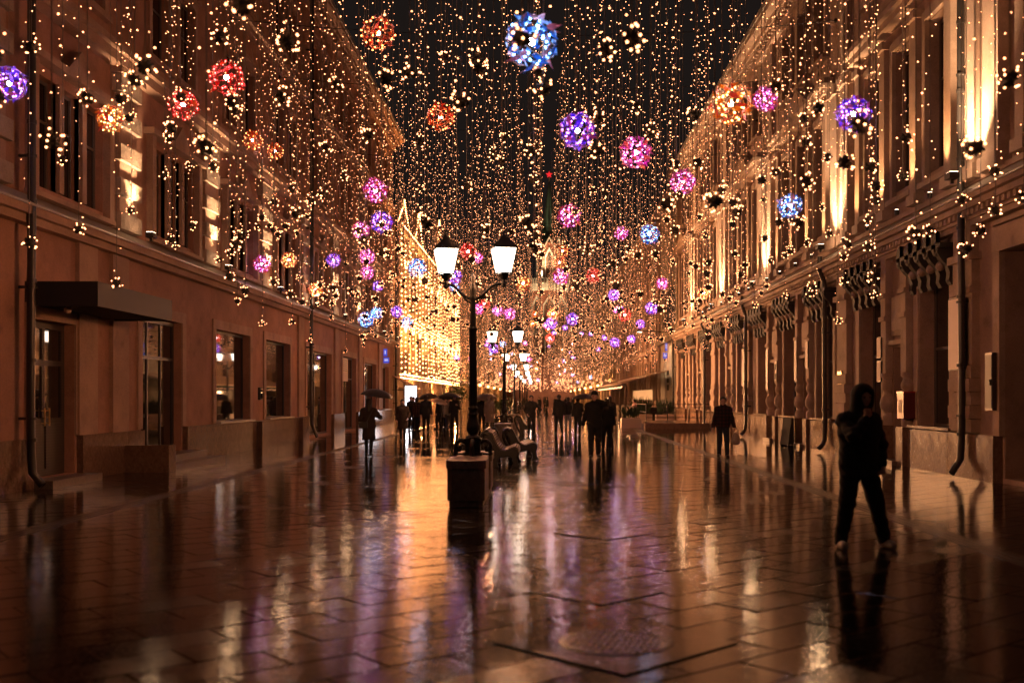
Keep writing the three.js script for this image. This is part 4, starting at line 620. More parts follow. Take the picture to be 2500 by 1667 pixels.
// ------------------------------------------------------------------ benches
{
  const B = thing('bench', 'scroll-sided black bench with pale slats, nearest behind the lamp pedestal', 'bench', [-1.32, 0, -25.4], 0);
  // centre line of the seat in profile (x forward, y up): rolled back edge, back rest, dip, seat, front roll
  const seat = new THREE.CatmullRomCurve3([[-0.02, 0.78], [0.06, 0.86], [0.13, 0.84], [0.19, 0.72], [0.26, 0.57], [0.35, 0.46], [0.46, 0.43], [0.58, 0.47], [0.68, 0.5], [0.76, 0.46], [0.78, 0.38]].map(([x, y]) => V(x, y, 0)));
  for (const z of [0, -1.86]) {
    const prof = [[-0.06, 0.7], [-0.03, 0.8], [0.05, 0.85], [0.11, 0.82], [0.165, 0.7], [0.24, 0.54], [0.34, 0.43], [0.46, 0.4], [0.58, 0.44], [0.68, 0.47], [0.75, 0.43], [0.77, 0.35], [0.73, 0.24], [0.76, 0.1], [0.8, 0.06], [0.8, 0.02], [0.62, 0.02], [0.66, 0.1], [0.63, 0.22], [0.56, 0.29], [0.4, 0.26], [0.3, 0.25], [0.26, 0.12], [0.28, 0.02], [0.1, 0.02], [0.12, 0.1], [0.13, 0.3], [0.06, 0.5], [0.0, 0.64]];
    part('side_frame', [extrude(prof, 0.05, 0.012).translate(0, 0, z - 0.025)], M.iron, B);
  }
  part('back_scroll', [tube([[0.04, 0.8, 0.01], [-0.06, 0.84, 0.01], [-0.13, 0.74, 0.01], [-0.13, 0.6, 0.01], [-0.04, 0.4, 0.01], [0.05, 0.2, 0.01], [0.14, 0.06, 0.01]], 0.045, 30, 8)], M.iron, B);
  const N = 19; for (let k = 0; k <= N; k++) { const u = k / N, p = seat.getPointAt(u), t = seat.getTangentAt(u); const s = part('slat', metreUV(new THREE.BoxGeometry(0.044, 0.022, 1.92).toNonIndexed()), M.slat, B); s.position.set(p.x, p.y, -0.93); s.rotation.z = Math.atan2(t.y, t.x); }
  cloneThing(B, 'scroll-sided black bench standing just past the nearest bench, further right', [-0.86, 0, -28.2], 0.1);
  cloneThing(B, 'small far scroll-sided bench near the man with outstretched arm', [-1.05, 0, -47.6], 0);
  cloneThing(B, 'scroll-sided bench facing left, behind the nearest lamp post base', [-1.36, 0, -29.2], Math.PI);
}

// ------------------------------------------------------------------ people
// A figure is a field of tapered capsules joined by a smooth minimum and meshed; local +z is where it faces.
function fieldMesh(prims, res, cut, folds = 0) {
  const lo = V(9, 9, 9), hi = V(-9, -9, -9);
  for (const q of prims) for (const [p, r] of [[q.a, q.ra], [q.b, q.rb]]) { lo.min(V(p[0] - r * 1.2, p[1] - r, p[2] - r * 1.2)); hi.max(V(p[0] + r * 1.2, p[1] + r, p[2] + r * 1.2)); }
  const c = lo.clone().add(hi).multiplyScalar(0.5), h = hi.clone().sub(lo).multiplyScalar(0.5 * res / (res - 7)), f = new Float32Array(res ** 3), P = prims.map((q) => {
    const z = q.fz ?? 1, a = [q.a[0], q.a[1], q.a[2] / z], b = [q.b[0], q.b[1], q.b[2] / z], d = [b[0] - a[0], b[1] - a[1], b[2] - a[2]];
    return { ...q, z, a, d, dd: d[0] * d[0] + d[1] * d[1] + d[2] * d[2] || 1e-9 };
  });
  const half = res / 2;
  for (let k = 0; k < res; k++) for (let j = 0; j < res; j++) for (let i = 0; i < res; i++) {
    const x = c.x + (i - half) / half * h.x, y = c.y + (j - half) / half * h.y, z0 = c.z + (k - half) / half * h.z; let v = 9;
    for (const q of P) {
      const z = z0 / q.z, px = x - q.a[0], py = y - q.a[1], pz = z - q.a[2], t = clamp((px * q.d[0] + py * q.d[1] + pz * q.d[2]) / q.dd, 0, 1);
      const ex = px - q.d[0] * t, ey = py - q.d[1] * t, ez = pz - q.d[2] * t, e = Math.sqrt(ex * ex + ey * ey + ez * ez) - (q.ra + (q.rb - q.ra) * t), kk = q.k ?? 0.03;
      if (q.sub) { v = Math.max(v, -e); continue; }
      const m = Math.max(kk - Math.abs(v - e), 0); v = Math.min(v, e) - m * m / (4 * kk);
    }
    if (folds) v += folds * (Math.sin(y * 38 + 5 * Math.sin(x * 9 + z0 * 7)) + 0.8 * Math.sin(y * 61 + x * 31 + 4 * Math.sin(z0 * 13)));
    if (cut) v = Math.max(v, cut(x, y, z0));
    f[i + j * res + k * res * res] = -v;
  }
  const mc = new MarchingCubes(res, M.skin, false, false, 120000); mc.isolation = 0; mc.field.set(f); mc.update();
  const n = mc.count, p = new Float32Array(n * 3), q = new Float32Array(n * 3);
  for (let i = 0; i < n; i++) {
    p[i * 3] = c.x + mc.positionArray[i * 3] * h.x; p[i * 3 + 1] = c.y + mc.positionArray[i * 3 + 1] * h.y; p[i * 3 + 2] = c.z + mc.positionArray[i * 3 + 2] * h.z;
    const v = V(mc.normalArray[i * 3] / h.x, mc.normalArray[i * 3 + 1] / h.y, mc.normalArray[i * 3 + 2] / h.z).normalize(); q[i * 3] = v.x; q[i * 3 + 1] = v.y; q[i * 3 + 2] = v.z;
  }
  const g = new THREE.BufferGeometry(); g.setAttribute('position', new THREE.BufferAttribute(p, 3)); g.setAttribute('normal', new THREE.BufferAttribute(q, 3));
  return metreUV(g);
}
const cap = (a, b, ra, rb = ra, o = {}) => ({ a, b, ra, rb, ...o });
function bend(A, B, l1, l2, pole) { // the joint between two bones
  const a = V(...A), b = V(...B), d = b.clone().sub(a); let L = d.length(); if (L > (l1 + l2) * 0.999) { d.multiplyScalar((l1 + l2) * 0.999 / L); L = d.length(); }
  const u = d.clone().normalize(), x = (l1 * l1 - l2 * l2 + L * L) / (2 * L), y = Math.sqrt(Math.max(0, l1 * l1 - x * x)), n = V(...pole).addScaledVector(u, -V(...pole).dot(u)).normalize();
  const j = a.clone().addScaledVector(u, x).addScaledVector(n, y); return [j.toArray(), a.clone().add(d).toArray()];
}
// hands: wrist at the origin, fingers down -y, palm towards +z, thumb on the +x side
function handPrims(curl) {
  const o = [cap([-0.018, -0.02, 0], [-0.02, -0.085, 0], 0.017, 0.016, { k: 0.012 }), cap([0.0, -0.02, 0], [0.0, -0.09, 0], 0.017, 0.016, { k: 0.012 }), cap([0.018, -0.02, 0], [0.022, -0.085, 0], 0.017, 0.015, { k: 0.012 }), cap([0, 0.04, 0], [0, -0.02, 0], 0.024, 0.024, { k: 0.02 })];
  [[-0.03, 0.058, 0.0075], [-0.011, 0.074, 0.0085], [0.009, 0.08, 0.009], [0.028, 0.07, 0.0085]].forEach(([x, L, r], i) => {
    let p = [x * 0.85, -0.088, 0], a = curl * (0.5 + 0.06 * (3 - i)); for (const [f, rr0] of [[0.45, 1], [0.32, 0.92], [0.27, 0.84]]) { const q = [p[0] + x * 0.08, p[1] - L * f * Math.cos(a), p[2] + L * f * Math.sin(a)]; o.push(cap(p, q, r * rr0, r * rr0 * 0.92, { k: 0.003 })); p = q; a += curl * 0.75; }
  });
  const t = [[0.022, -0.03, 0.004], [0.046, -0.058, 0.012 + 0.01 * curl], [0.05 - 0.01 * curl, -0.088, 0.018 + 0.018 * curl], [0.044 - 0.018 * curl, -0.108, 0.022 + 0.026 * curl]];
  for (let i = 0; i < 3; i++) o.push(cap(t[i], t[i + 1], 0.0125 - i * 0.0012, 0.0112 - i * 0.0012, { k: 0.006 }));
  return o;
}
const HAND = { relaxed: fieldMesh(handPrims(0.45), 44), grip: fieldMesh(handPrims(1.45), 44) };
function placedHand(kind, wrist, dir, palm, left) { // dir: where the fingers point, palm: where the palm looks
  const y = V(...dir).normalize().negate(), z0 = V(...palm), z = z0.addScaledVector(y, -z0.dot(y)).normalize(), x = y.clone().cross(z).multiplyScalar(left ? -1 : 1);
  const m = new THREE.Matrix4().makeBasis(x, y, z).setPosition(...wrist), g = HAND[kind].clone().applyMatrix4(m);
  if (m.determinant() < 0) { const p = g.attributes.position.array, n = g.attributes.normal.array; for (let t = 0; t < p.length; t += 9) for (let c = 0; c < 3; c++) { [p[t + 3 + c], p[t + 6 + c]] = [p[t + 6 + c], p[t + 3 + c]]; [n[t + 3 + c], n[t + 6 + c]] = [n[t + 6 + c], n[t + 3 + c]]; } }
  return g;
}
const CL = (r, g, b, o = {}) => std(r, g, b, 0.9, { map: T.cloth, ...o });
const BLACK = CL(0.018, 0.017, 0.017), DENIM = CL(0.03, 0.034, 0.05), DARKBROWN = CL(0.06, 0.04, 0.03), TAN = CL(0.30, 0.21, 0.14), GREY = CL(0.11, 0.10, 0.10), LIGHT = CL(0.5, 0.45, 0.4), REDC = CL(0.32, 0.05, 0.03), PINK = CL(0.5, 0.28, 0.27), SHOE = std(0.02, 0.018, 0.017, 0.5), SNEAKER = std(0.42, 0.36, 0.31, 0.6), HAIR = std(0.02, 0.013, 0.009, 0.5);
function person(o) {
  const H = o.H ?? 1.75, g = thing('person', o.label, 'person', [o.x, 0, -o.d], o.turn ?? 0, o.group), res = o.res ?? 40;
  const lean = o.lean ?? 0, hx = o.hx ?? 0, nod = o.nod ?? 0, sit = o.sit ?? 0, S = (p) => [p[0], p[1] - sit, p[2] + lean * Math.max(0, p[1] - 0.9)];
  const hipL = S([0.085, 0.92, 0]), hipR = S([-0.085, 0.92, 0]), shL = S([0.17, 1.39, -0.01]), shR = S([-0.17, 1.39, -0.01]);
  const fl = o.lf ?? [0.11, 0.09, 0.02], fr = o.rf ?? [-0.11, 0.09, 0.02];
  const [kL, aL] = bend(hipL, fl, 0.425, 0.42, o.kneePole ?? [0.06, 0, 1]), [kR, aR] = bend(hipR, fr, 0.425, 0.42, o.kneePole ?? [-0.06, 0, 1]);
  const hl = o.lh ?? [0.27, 0.83, 0.05], hr = o.rh ?? [-0.27, 0.83, 0.05];
  const [eL, wL] = bend(shL, S(hl), 0.29, 0.25, o.lp ?? [0.5, -0.1, -1]), [eR, wR] = bend(shR, S(hr), 0.29, 0.25, o.rp ?? [-0.5, -0.1, -1]);
  const hd = S([hx, 1.635, 0.015 + nod * 0.06]), nk = S([0, 1.43, 0]);
  const arm = (sh, e, w, x) => [cap(sh, e, 0.052 + x, 0.043 + x), cap(e, w, 0.042 + x, 0.028 + x)];
  const leg = (h, k, a, x) => [cap(h, k, 0.088 + x, 0.06 + x, { k: 0.04 }), cap(k, a, 0.058 + x, 0.042 + x)];
  const torso = (x) => [cap(S([-0.075, 0.95, 0]), S([0.075, 0.95, 0]), 0.108 + x, 0.108 + x, { fz: 0.86, k: 0.05 }), cap(S([0, 1.02, 0]), S([0, 1.2, 0]), 0.135 + x, 0.13 + x, { fz: 0.8, k: 0.06 }), cap(S([-0.085, 1.29, 0]), S([0.085, 1.29, 0]), 0.125 + x, 0.125 + x, { fz: 0.82, k: 0.06 }), cap(shL, shR, 0.06 + x, 0.06 + x, { k: 0.05 }), cap(S([-0.1, 1.4, -0.01]), S([0, 1.49, -0.01]), 0.05 + x * 0.7, 0.05 + x * 0.5, { k: 0.06 }), cap(S([0.1, 1.4, -0.01]), S([0, 1.49, -0.01]), 0.05 + x * 0.7, 0.05 + x * 0.5, { k: 0.06 })];
  const head = [cap([hd[0], hd[1] + 0.025, hd[2] - 0.012], [hd[0], hd[1] + 0.01, hd[2] - 0.005], 0.088, 0.082, { k: 0.03 }), cap([hd[0], hd[1] - 0.03, hd[2] + 0.02], [hd[0], hd[1] - 0.075, hd[2] + 0.035 - nod * 0.01], 0.062, 0.042, { k: 0.05 }), cap(nk, [hd[0], hd[1] - 0.07, hd[2] - 0.02], 0.056, 0.05, { k: 0.03 })];
  const face = [cap([hd[0], hd[1] + 0.012, hd[2] + 0.082], [hd[0], hd[1] - 0.026, hd[2] + 0.098], 0.009, 0.014, { k: 0.012 }), cap([hd[0] - 0.02, hd[1] - 0.055, hd[2] + 0.078], [hd[0] + 0.02, hd[1] - 0.055, hd[2] + 0.078], 0.008, 0.008, { k: 0.008 }), cap([hd[0] - 0.04, hd[1] + 0.026, hd[2] + 0.074], [hd[0] + 0.04, hd[1] + 0.026, hd[2] + 0.074], 0.012, 0.012, { k: 0.012 }), cap([hd[0] - 0.084, hd[1] - 0.005, hd[2] - 0.01], [hd[0] - 0.086, hd[1] - 0.03, hd[2] - 0.01], 0.014, 0.01, { k: 0.006 }), cap([hd[0] + 0.084, hd[1] - 0.005, hd[2] - 0.01], [hd[0] + 0.086, hd[1] - 0.03, hd[2] - 0.01], 0.014, 0.01, { k: 0.006 })];
  const foot = (a, out, x) => { const f = o.footDir ?? [0, 1]; return [cap([a[0], Math.max(0.04 + x, a[1] - 0.045), a[2] - 0.03], [a[0] + f[0] * 0.13 + out * 0.03, Math.max(0.03 + x, a[1] - 0.06), a[2] + f[1] * 0.14], 0.04 + x, 0.032 + x, { k: 0.03 })]; };
  const body = fieldMesh([...torso(0), ...head, ...(res > 50 ? face : []), ...arm(shL, eL, wL, 0), ...arm(shR, eR, wR, 0), ...leg(hipL, kL, aL, 0), ...leg(hipR, kR, aR, 0)], res + 8);
  const dirOf = (e, w) => [w[0] - e[0], w[1] - e[1], w[2] - e[2]];
  const b = part('body', [body, placedHand(o.lhk ?? 'relaxed', wL, o.lhd ?? dirOf(eL, wL), o.lhp ?? [-1, 0, 0.3], true), placedHand(o.rhk ?? 'relaxed', wR, o.rhd ?? dirOf(eR, wR), o.rhp ?? [1, 0, 0.3], false)], M.skin, g);
  if (res > 50) for (const s of [-1, 1]) part('eye', [ball(0.0115, hd[0] + s * 0.032, hd[1] + 0.004, hd[2] + 0.079, 10, 8)], std(0.1, 0.06, 0.045, 0.2), g);
  const hem = o.hem ?? 0.82, hemS = S([0, hem, 0]), cw = o.flare ?? 0.17;
  const coat = [...torso(0.032), ...arm(shL, eL, lerpP(eL, wL, 0.93), 0.024), ...arm(shR, eR, lerpP(eR, wR, 0.93), 0.024), cap(S([0, 1.2, 0]), S([0, hem - 0.12, 0]), o.bulk ?? 0.165, cw, { fz: 0.82, k: 0.06 }), cap(S([0, 1.44, -0.01]), S([0, 1.49, 0.0]), 0.075, 0.07, { k: 0.03 })];
  part('coat', [fieldMesh(coat, res + (res > 50 ? 14 : 4), (x, y) => hemS[1] - y, res > 50 ? 0.0035 : 0)], o.coat ?? BLACK, g);
  if (!o.bareLegs) part('trousers', [fieldMesh([...leg(hipL, kL, aL, o.baggy ?? 0.018), ...leg(hipR, kR, aR, o.baggy ?? 0.018), cap(S([-0.07, 0.95, 0]), S([0.07, 0.95, 0]), 0.12, 0.12, { fz: 0.86 })], res, null, res > 50 ? 0.0028 : 0)], o.trousers ?? BLACK, g);
  else part('stockings', [fieldMesh([...leg(hipL, kL, aL, 0.004), ...leg(hipR, kR, aR, 0.004)], res)], BLACK, g);
  for (const [a, out] of [[aL, 1], [aR, -1]]) part('shoe', [fieldMesh(foot(a, out, 0.012), res > 50 ? 30 : 18)], o.shoes ?? SHOE, g);
  const hairCut = (w, dy, dz) => cap([hd[0], hd[1] - 0.02 + dy, hd[2] + 0.125 + dz], [hd[0], hd[1] - 0.08 + dy, hd[2] + 0.13 + dz], w, w, { sub: true });
  if (o.hood) part('hood', [fieldMesh([cap([hd[0], hd[1] + 0.035, hd[2] - 0.02], [hd[0], hd[1], hd[2] - 0.02], 0.125, 0.118), cap([hd[0], hd[1] - 0.05, hd[2] - 0.03], nk, 0.112, 0.13, { k: 0.06 }), hairCut(0.092, 0.03, 0.02)], res > 50 ? 46 : 26)], o.coat ?? BLACK, g);
  else if (o.hat) { part('hat', [fieldMesh([cap([hd[0], hd[1] + 0.07, hd[2] - 0.01], [hd[0], hd[1] + 0.045, hd[2] - 0.008], 0.09, 0.103)], res > 50 ? 36 : 22, (x, y) => hd[1] + 0.035 - y)], BLACK, g); part('hair', [fieldMesh([cap([hd[0], hd[1] + 0.02, hd[2] - 0.022], [hd[0], hd[1] - 0.03, hd[2] - 0.03], 0.095, 0.085), hairCut(0.1, 0.02, -0.01)], res > 50 ? 36 : 22)], HAIR, g); }
  else part('hair', [fieldMesh([cap([hd[0], hd[1] + 0.035, hd[2] - 0.02], [hd[0], hd[1], hd[2] - 0.022], 0.1, 0.094), ...(o.long ? [cap([hd[0], hd[1] - 0.02, hd[2] - 0.05], [hd[0], hd[1] - 0.24, hd[2] - 0.09], 0.085, 0.075, { k: 0.04 })] : []), hairCut(0.098, 0.0, 0.0)], res > 50 ? 36 : 22)], HAIR, g);
  if (o.bag === 'backpack') part('backpack', [fieldMesh([cap(S([0, 1.3, -0.2]), S([0, 1.08, -0.21]), 0.13, 0.14, { fz: 0.7 })], 24)], GREY, g);
  if (o.bag === 'shoulder') part('shoulder_bag', [box(0.03, 0.28, 0.86, 1.05, -0.25, -0.16), rod([0.05, 1.05, -0.2], [-0.14, 1.46, -0.1], 0.012, 5)], SHOE, g);
  const k = H / 1.75; g.scale.setScalar(k); o.wl = [wL[0] * k, wL[1] * k, wL[2] * k]; o.wr = [wR[0] * k, wR[1] * k, wR[2] * k];
  return g;
}
const lerpP = (a, b, t) => a.map((v, i) => lerp(v, b[i], t));
const umbrellaProto = (() => {
  const t = thing('umbrella', '', 'umbrella'); const R = 0.52, h = 0.24, P = [], N = 48, K = 8;
  const q = (i, k) => { const a = i / N * Math.PI * 2, s = k / K, sc = 1 - 0.07 * s * Math.sin(4 * a) ** 2, r = R * Math.sin(s * 1.25) / Math.sin(1.25) * sc; return [r * Math.cos(a), h * (Math.cos(s * 1.25) - Math.cos(1.25)) / (1 - Math.cos(1.25)) + 0.012 * s * Math.sin(4 * a) ** 2, r * Math.sin(a)]; };
  for (let i = 0; i < N; i++) for (let k = 0; k < K; k++) { const a = q(i, k), b = q(i + 1, k), c = q(i + 1, k + 1), d = q(i, k + 1); P.push(...a, ...c, ...b, ...a, ...d, ...c); }
  const g = new THREE.BufferGeometry(); g.setAttribute('position', new THREE.BufferAttribute(new Float32Array(P), 3)); g.computeVertexNormals();
  part('canopy', metreUV(g), phys(0.05, 0.04, 0.035, 0.6, { transmission: 0.3, thickness: 0 }), t).material.side = THREE.DoubleSide;
  part('shaft', [cyl(0.007, 0.006, 0.95, 0, -0.65, 0, 8), cyl(0.004, 0.002, 0.06, 0, h, 0, 6)], M.iron, t);
  part('handle', [tube([[0, -0.63, 0], [0, -0.72, 0], [0.02, -0.75, 0], [0.05, -0.74, 0], [0.055, -0.7, 0]], 0.011, 14, 6)], M.woodDoor, t);
  for (let k = 0; k < 8; k++) part('rib', [rod([0, h - 0.02, 0], [R * 0.6, h * 0.62, 0], 0.004, 4), rod([R * 0.6, h * 0.62, 0], [R * 0.99, 0.0, 0], 0.004, 4), rod([0, h - 0.28, 0], [R * 0.5, h * 0.72, 0], 0.004, 4)], M.iron, t).rotation.y = k * Math.PI / 4;
  return t;
})();
let umb = 0;
function umbrella(label, pos, tx, tz, s = 1, mat) {
  const u = umb++ ? cloneThing(umbrellaProto, label, pos) : umbrellaProto; u.userData.label = label; u.position.set(...pos); u.rotation.set(tx, 0.3 * umb, tz); u.scale.setScalar(s);
  if (mat) u.children[0].material = mat; return u;
}
{
  const PI = Math.PI;
  // nearest: hooded man in black, hand at his chin
  person({ label: 'person in black hooded jacket and trousers standing nearest on the right, hand at chin', x: 3.62, d: 11.9, turn: 0.2, H: 1.83, res: 84, hood: true, nod: 0.5, lean: 0.03, hem: 0.78, flare: 0.215, bulk: 0.212, baggy: 0.03, hx: 0.02, shoes: SNEAKER,
    lf: [0.29, 0.085, 0.03], rf: [-0.2, 0.085, -0.02], rh: [-0.03, 1.41, 0.2], rp: [-0.8, -1, 0.1], rhd: [0.25, 0.9, -0.05], rhp: [0.3, 0.1, -1], rhk: 'grip', lh: [0.235, 0.9, 0.08], lp: [1, -0.2, -0.8], lhk: 'grip' });
  // man with beanie walking towards the viewer, hand to his face
  person({ label: 'person in dark jacket and knit hat walking forward right of centre, hand to mouth', x: 1.52, d: 29.5, turn: 0.0, H: 1.86, res: 64, hat: true, hem: 0.78, flare: 0.2, baggy: 0.022, lf: [0.11, 0.1, -0.16], rf: [-0.1, 0.085, 0.18], lh: [0.05, 1.53, 0.16], lp: [1, -0.6, 0], lhd: [-0.3, 0.9, 0.1], lhp: [-0.2, 0.2, -1], lhk: 'grip', rh: [-0.32, 0.85, 0.04] });
  person({ label: 'person in dark checked jacket walking along the right wall, carrying a bag', x: 5.2, d: 29.8, turn: -0.15, H: 1.72, res: 64, hem: 0.86, flare: 0.19, coat: std(0.4, 0.4, 0.4, 0.9, { map: T.check }), lf: [0.12, 0.09, 0.1], rf: [-0.11, 0.1, -0.14], lh: [0.33, 0.86, 0.06], lhk: 'grip', rh: [-0.3, 0.84, 0.05], trousers: DENIM });
  const sb = thing('carrier_bag', 'pale plastic carrier bag hanging from hand of the person in checked jacket', 'bag', [5.55, 0.36, -29.72]);
  part('pouch', [fieldMesh([cap([0, 0.12, 0], [0, 0.24, 0], 0.13, 0.1, { fz: 0.6 })], 26)], phys(0.34, 0.27, 0.23, 0.5), sb); part('handles', [tube([[-0.07, 0.32, 0], [0, 0.5, 0], [0.07, 0.32, 0]], 0.012, 12, 5)], LIGHT, sb);
  // woman under the umbrella on the left, seen from behind
  const w1 = { label: 'person in long brown coat under a dark umbrella walking away on the left', x: -5.0, d: 30.4, turn: PI + 0.1, H: 1.66, res: 64, long: true, hem: 0.5, flare: 0.215, coat: DARKBROWN, bareLegs: true, lf: [0.07, 0.09, 0.02], rf: [-0.06, 0.11, -0.1], rh: [-0.14, 1.28, 0.24], rhk: 'grip', rhd: [0, 1, 0.2], rp: [-1, -0.8, 0], lh: [0.2, 1.0, 0.14], bag: 'shoulder' };
  person(w1); umbrella('dark umbrella held over the person in long brown coat at left', [-4.78, 1.72, -30.5], 0.06, -0.16, 0.95);
  person({ label: 'person in long dark open coat walking forward left of the crowd', x: -5.35, d: 40.5, turn: 0.1, H: 1.62, res: 56, long: true, hem: 0.52, flare: 0.23, coat: DARKBROWN, bareLegs: true, lf: [0.08, 0.09, 0.14], rf: [-0.07, 0.1, -0.12], lh: [0.22, 0.98, 0.14], rh: [-0.26, 0.9, 0.06] });
  // the crowd at left
  const c = [
    ['person in black jacket standing beside the glowing lightbox', -6.95, 56, 0.6, 1.74, BLACK, BLACK, {}],
    ['person in black standing before the lightbox, left edge of crowd', -7.2, 59, 1.2, 1.7, BLACK, BLACK, { hat: true }],
    ['person in plaid coat at the left of the crowd', -6.25, 52.8, 2.6, 1.7, std(0.5, 0.5, 0.5, 0.9, { map: T.plaid }), DENIM, { long: true, hem: 0.7 }],
    ['broad person in black coat with back turned, middle of the left crowd', -5.62, 51.2, PI, 1.8, BLACK, BLACK, { hem: 0.7, flare: 0.2 }],
    ['person in grey coat right behind the black-coated one in the left crowd', -5.3, 57, 2.8, 1.72, GREY, BLACK, { hem: 0.6 }],
    ['slim person in black jacket and tight trousers, right of crowd', -5.38, 55.4, -2.0, 1.78, BLACK, BLACK, {}],
    ['person in bright red jacket at the right end of crowd', -5.45, 60, 0.4, 1.66, REDC, GREY, { long: true }],
    ['person in pale jacket sharing a wide umbrella beside dark companion', -4.85, 54.9, 0.3, 1.64, LIGHT, GREY, { long: true, hem: 0.8 }],
    ['dark-clothed person with backpack under wide umbrella left of nearest lamp', -4.5, 54.5, 0.2, 1.8, BLACK, BLACK, { bag: 'backpack', lh: [0.12, 1.25, 0.2], lhk: 'grip' }],
    ['person in dark clothes under umbrella, just right of nearest lamp post', -3.1, 55, PI, 1.76, BLACK, BLACK, {}],
    ['person in long pale rain poncho just right of nearest lamp post', -2.65, 54, PI - 0.2, 1.78, CL(0.30, 0.22, 0.17), GREY, { hood: true, hem: 0.4, flare: 0.25 }],
    ['person in dark jacket with one arm held out, between lamps and benches', -0.42, 46, 0.2, 1.78, BLACK, BLACK, { rh: [-0.2, 0.95, 0.1], lh: [0.42, 1.08, 0.2] }],
    ['tall person in black looking down, left one of strolling pair', 0.85, 48.3, PI + 0.2, 1.82, BLACK, BLACK, { nod: 0.6, flare: 0.2, lf: [0.12, 0.09, 0.12], rf: [-0.11, 0.1, -0.12] }],
    ['person in dark jacket and light checked trousers beside tall strolling companion', 1.45, 55, PI, 1.7, BLACK, CL(0.34, 0.31, 0.28), { baggy: 0.03 }],
    ['person walking under a dark umbrella left of the man in knit hat', 1.7, 47.9, PI, 1.7, BLACK, BLACK, { lf: [0.1, 0.09, 0.14], rf: [-0.08, 0.1, -0.12], rh: [-0.1, 1.3, 0.2], rhk: 'grip' }],
    ['person in black half hidden behind the man in knit hat', 2.15, 34, PI, 1.66, BLACK, BLACK, { long: true }],
    ['person in black jacket walking away, right of the man in knit hat', 3.15, 47.6, PI - 0.1, 1.74, BLACK, BLACK, { long: true, lf: [0.1, 0.09, 0.12], rf: [-0.08, 0.1, -0.1] }],
    ['person in pink top standing beside planter near the ramp', 5.25, 58.6, -1.2, 1.58, PINK, BLACK, { lh: [0.1, 1.2, 0.24], rh: [-0.1, 1.2, 0.24] }],
  ];
  for (const [label, x, d, turn, H, coat, trousers, o] of c) person({ label, x, d, turn, H, coat, trousers, res: 40, lf: [0.12, 0.09, 0.06], rf: [-0.1, 0.09, -0.05], ...o });
  const far = person({ label: '', x: 2, d: 120, turn: 0.4, H: 1.72, res: 30, lf: [0.1, 0.09, 0.1], rf: [-0.1, 0.1, -0.1] });
  far.userData.label = 'tiny dark figure walking far down the street'; far.userData.group = 'tiny distant walkers';
  const r = rng(77); for (let k = 0; k < 14; k++) cloneThing(far, far.userData.label, [rr(-5, 6.5, r), 0, -rr(85, 190, r)], rr(0, 6, r), 'tiny distant walkers');
  umbrella('dark umbrella over broad black-coated person in left crowd', [-5.6, 1.66, -52.2], 0.1, 0.1, 1.0);
  umbrella('pale see-through umbrella tilted sideways in the left crowd', [-5.25, 1.42, -54.2], 0.5, -0.4, 0.8, phys(0.62, 0.5, 0.42, 0.5, { transmission: 0.4, thickness: 0, side: THREE.DoubleSide }));
  umbrella('wide dark umbrella over the pair left of nearest lamp post', [-4.72, 1.64, -54.4], 0.0, -0.12, 1.25);
  umbrella('brownish umbrella right of the nearest lamp post above poncho wearer', [-2.85, 1.62, -54.4], 0.05, 0.12, 1.15, phys(0.13, 0.09, 0.07, 0.6, { transmission: 0.3, thickness: 0, side: THREE.DoubleSide }));
  umbrella('dark umbrella held left of the man in knit hat', [1.95, 1.62, -47.7], 0.1, -0.14, 1.05);
}

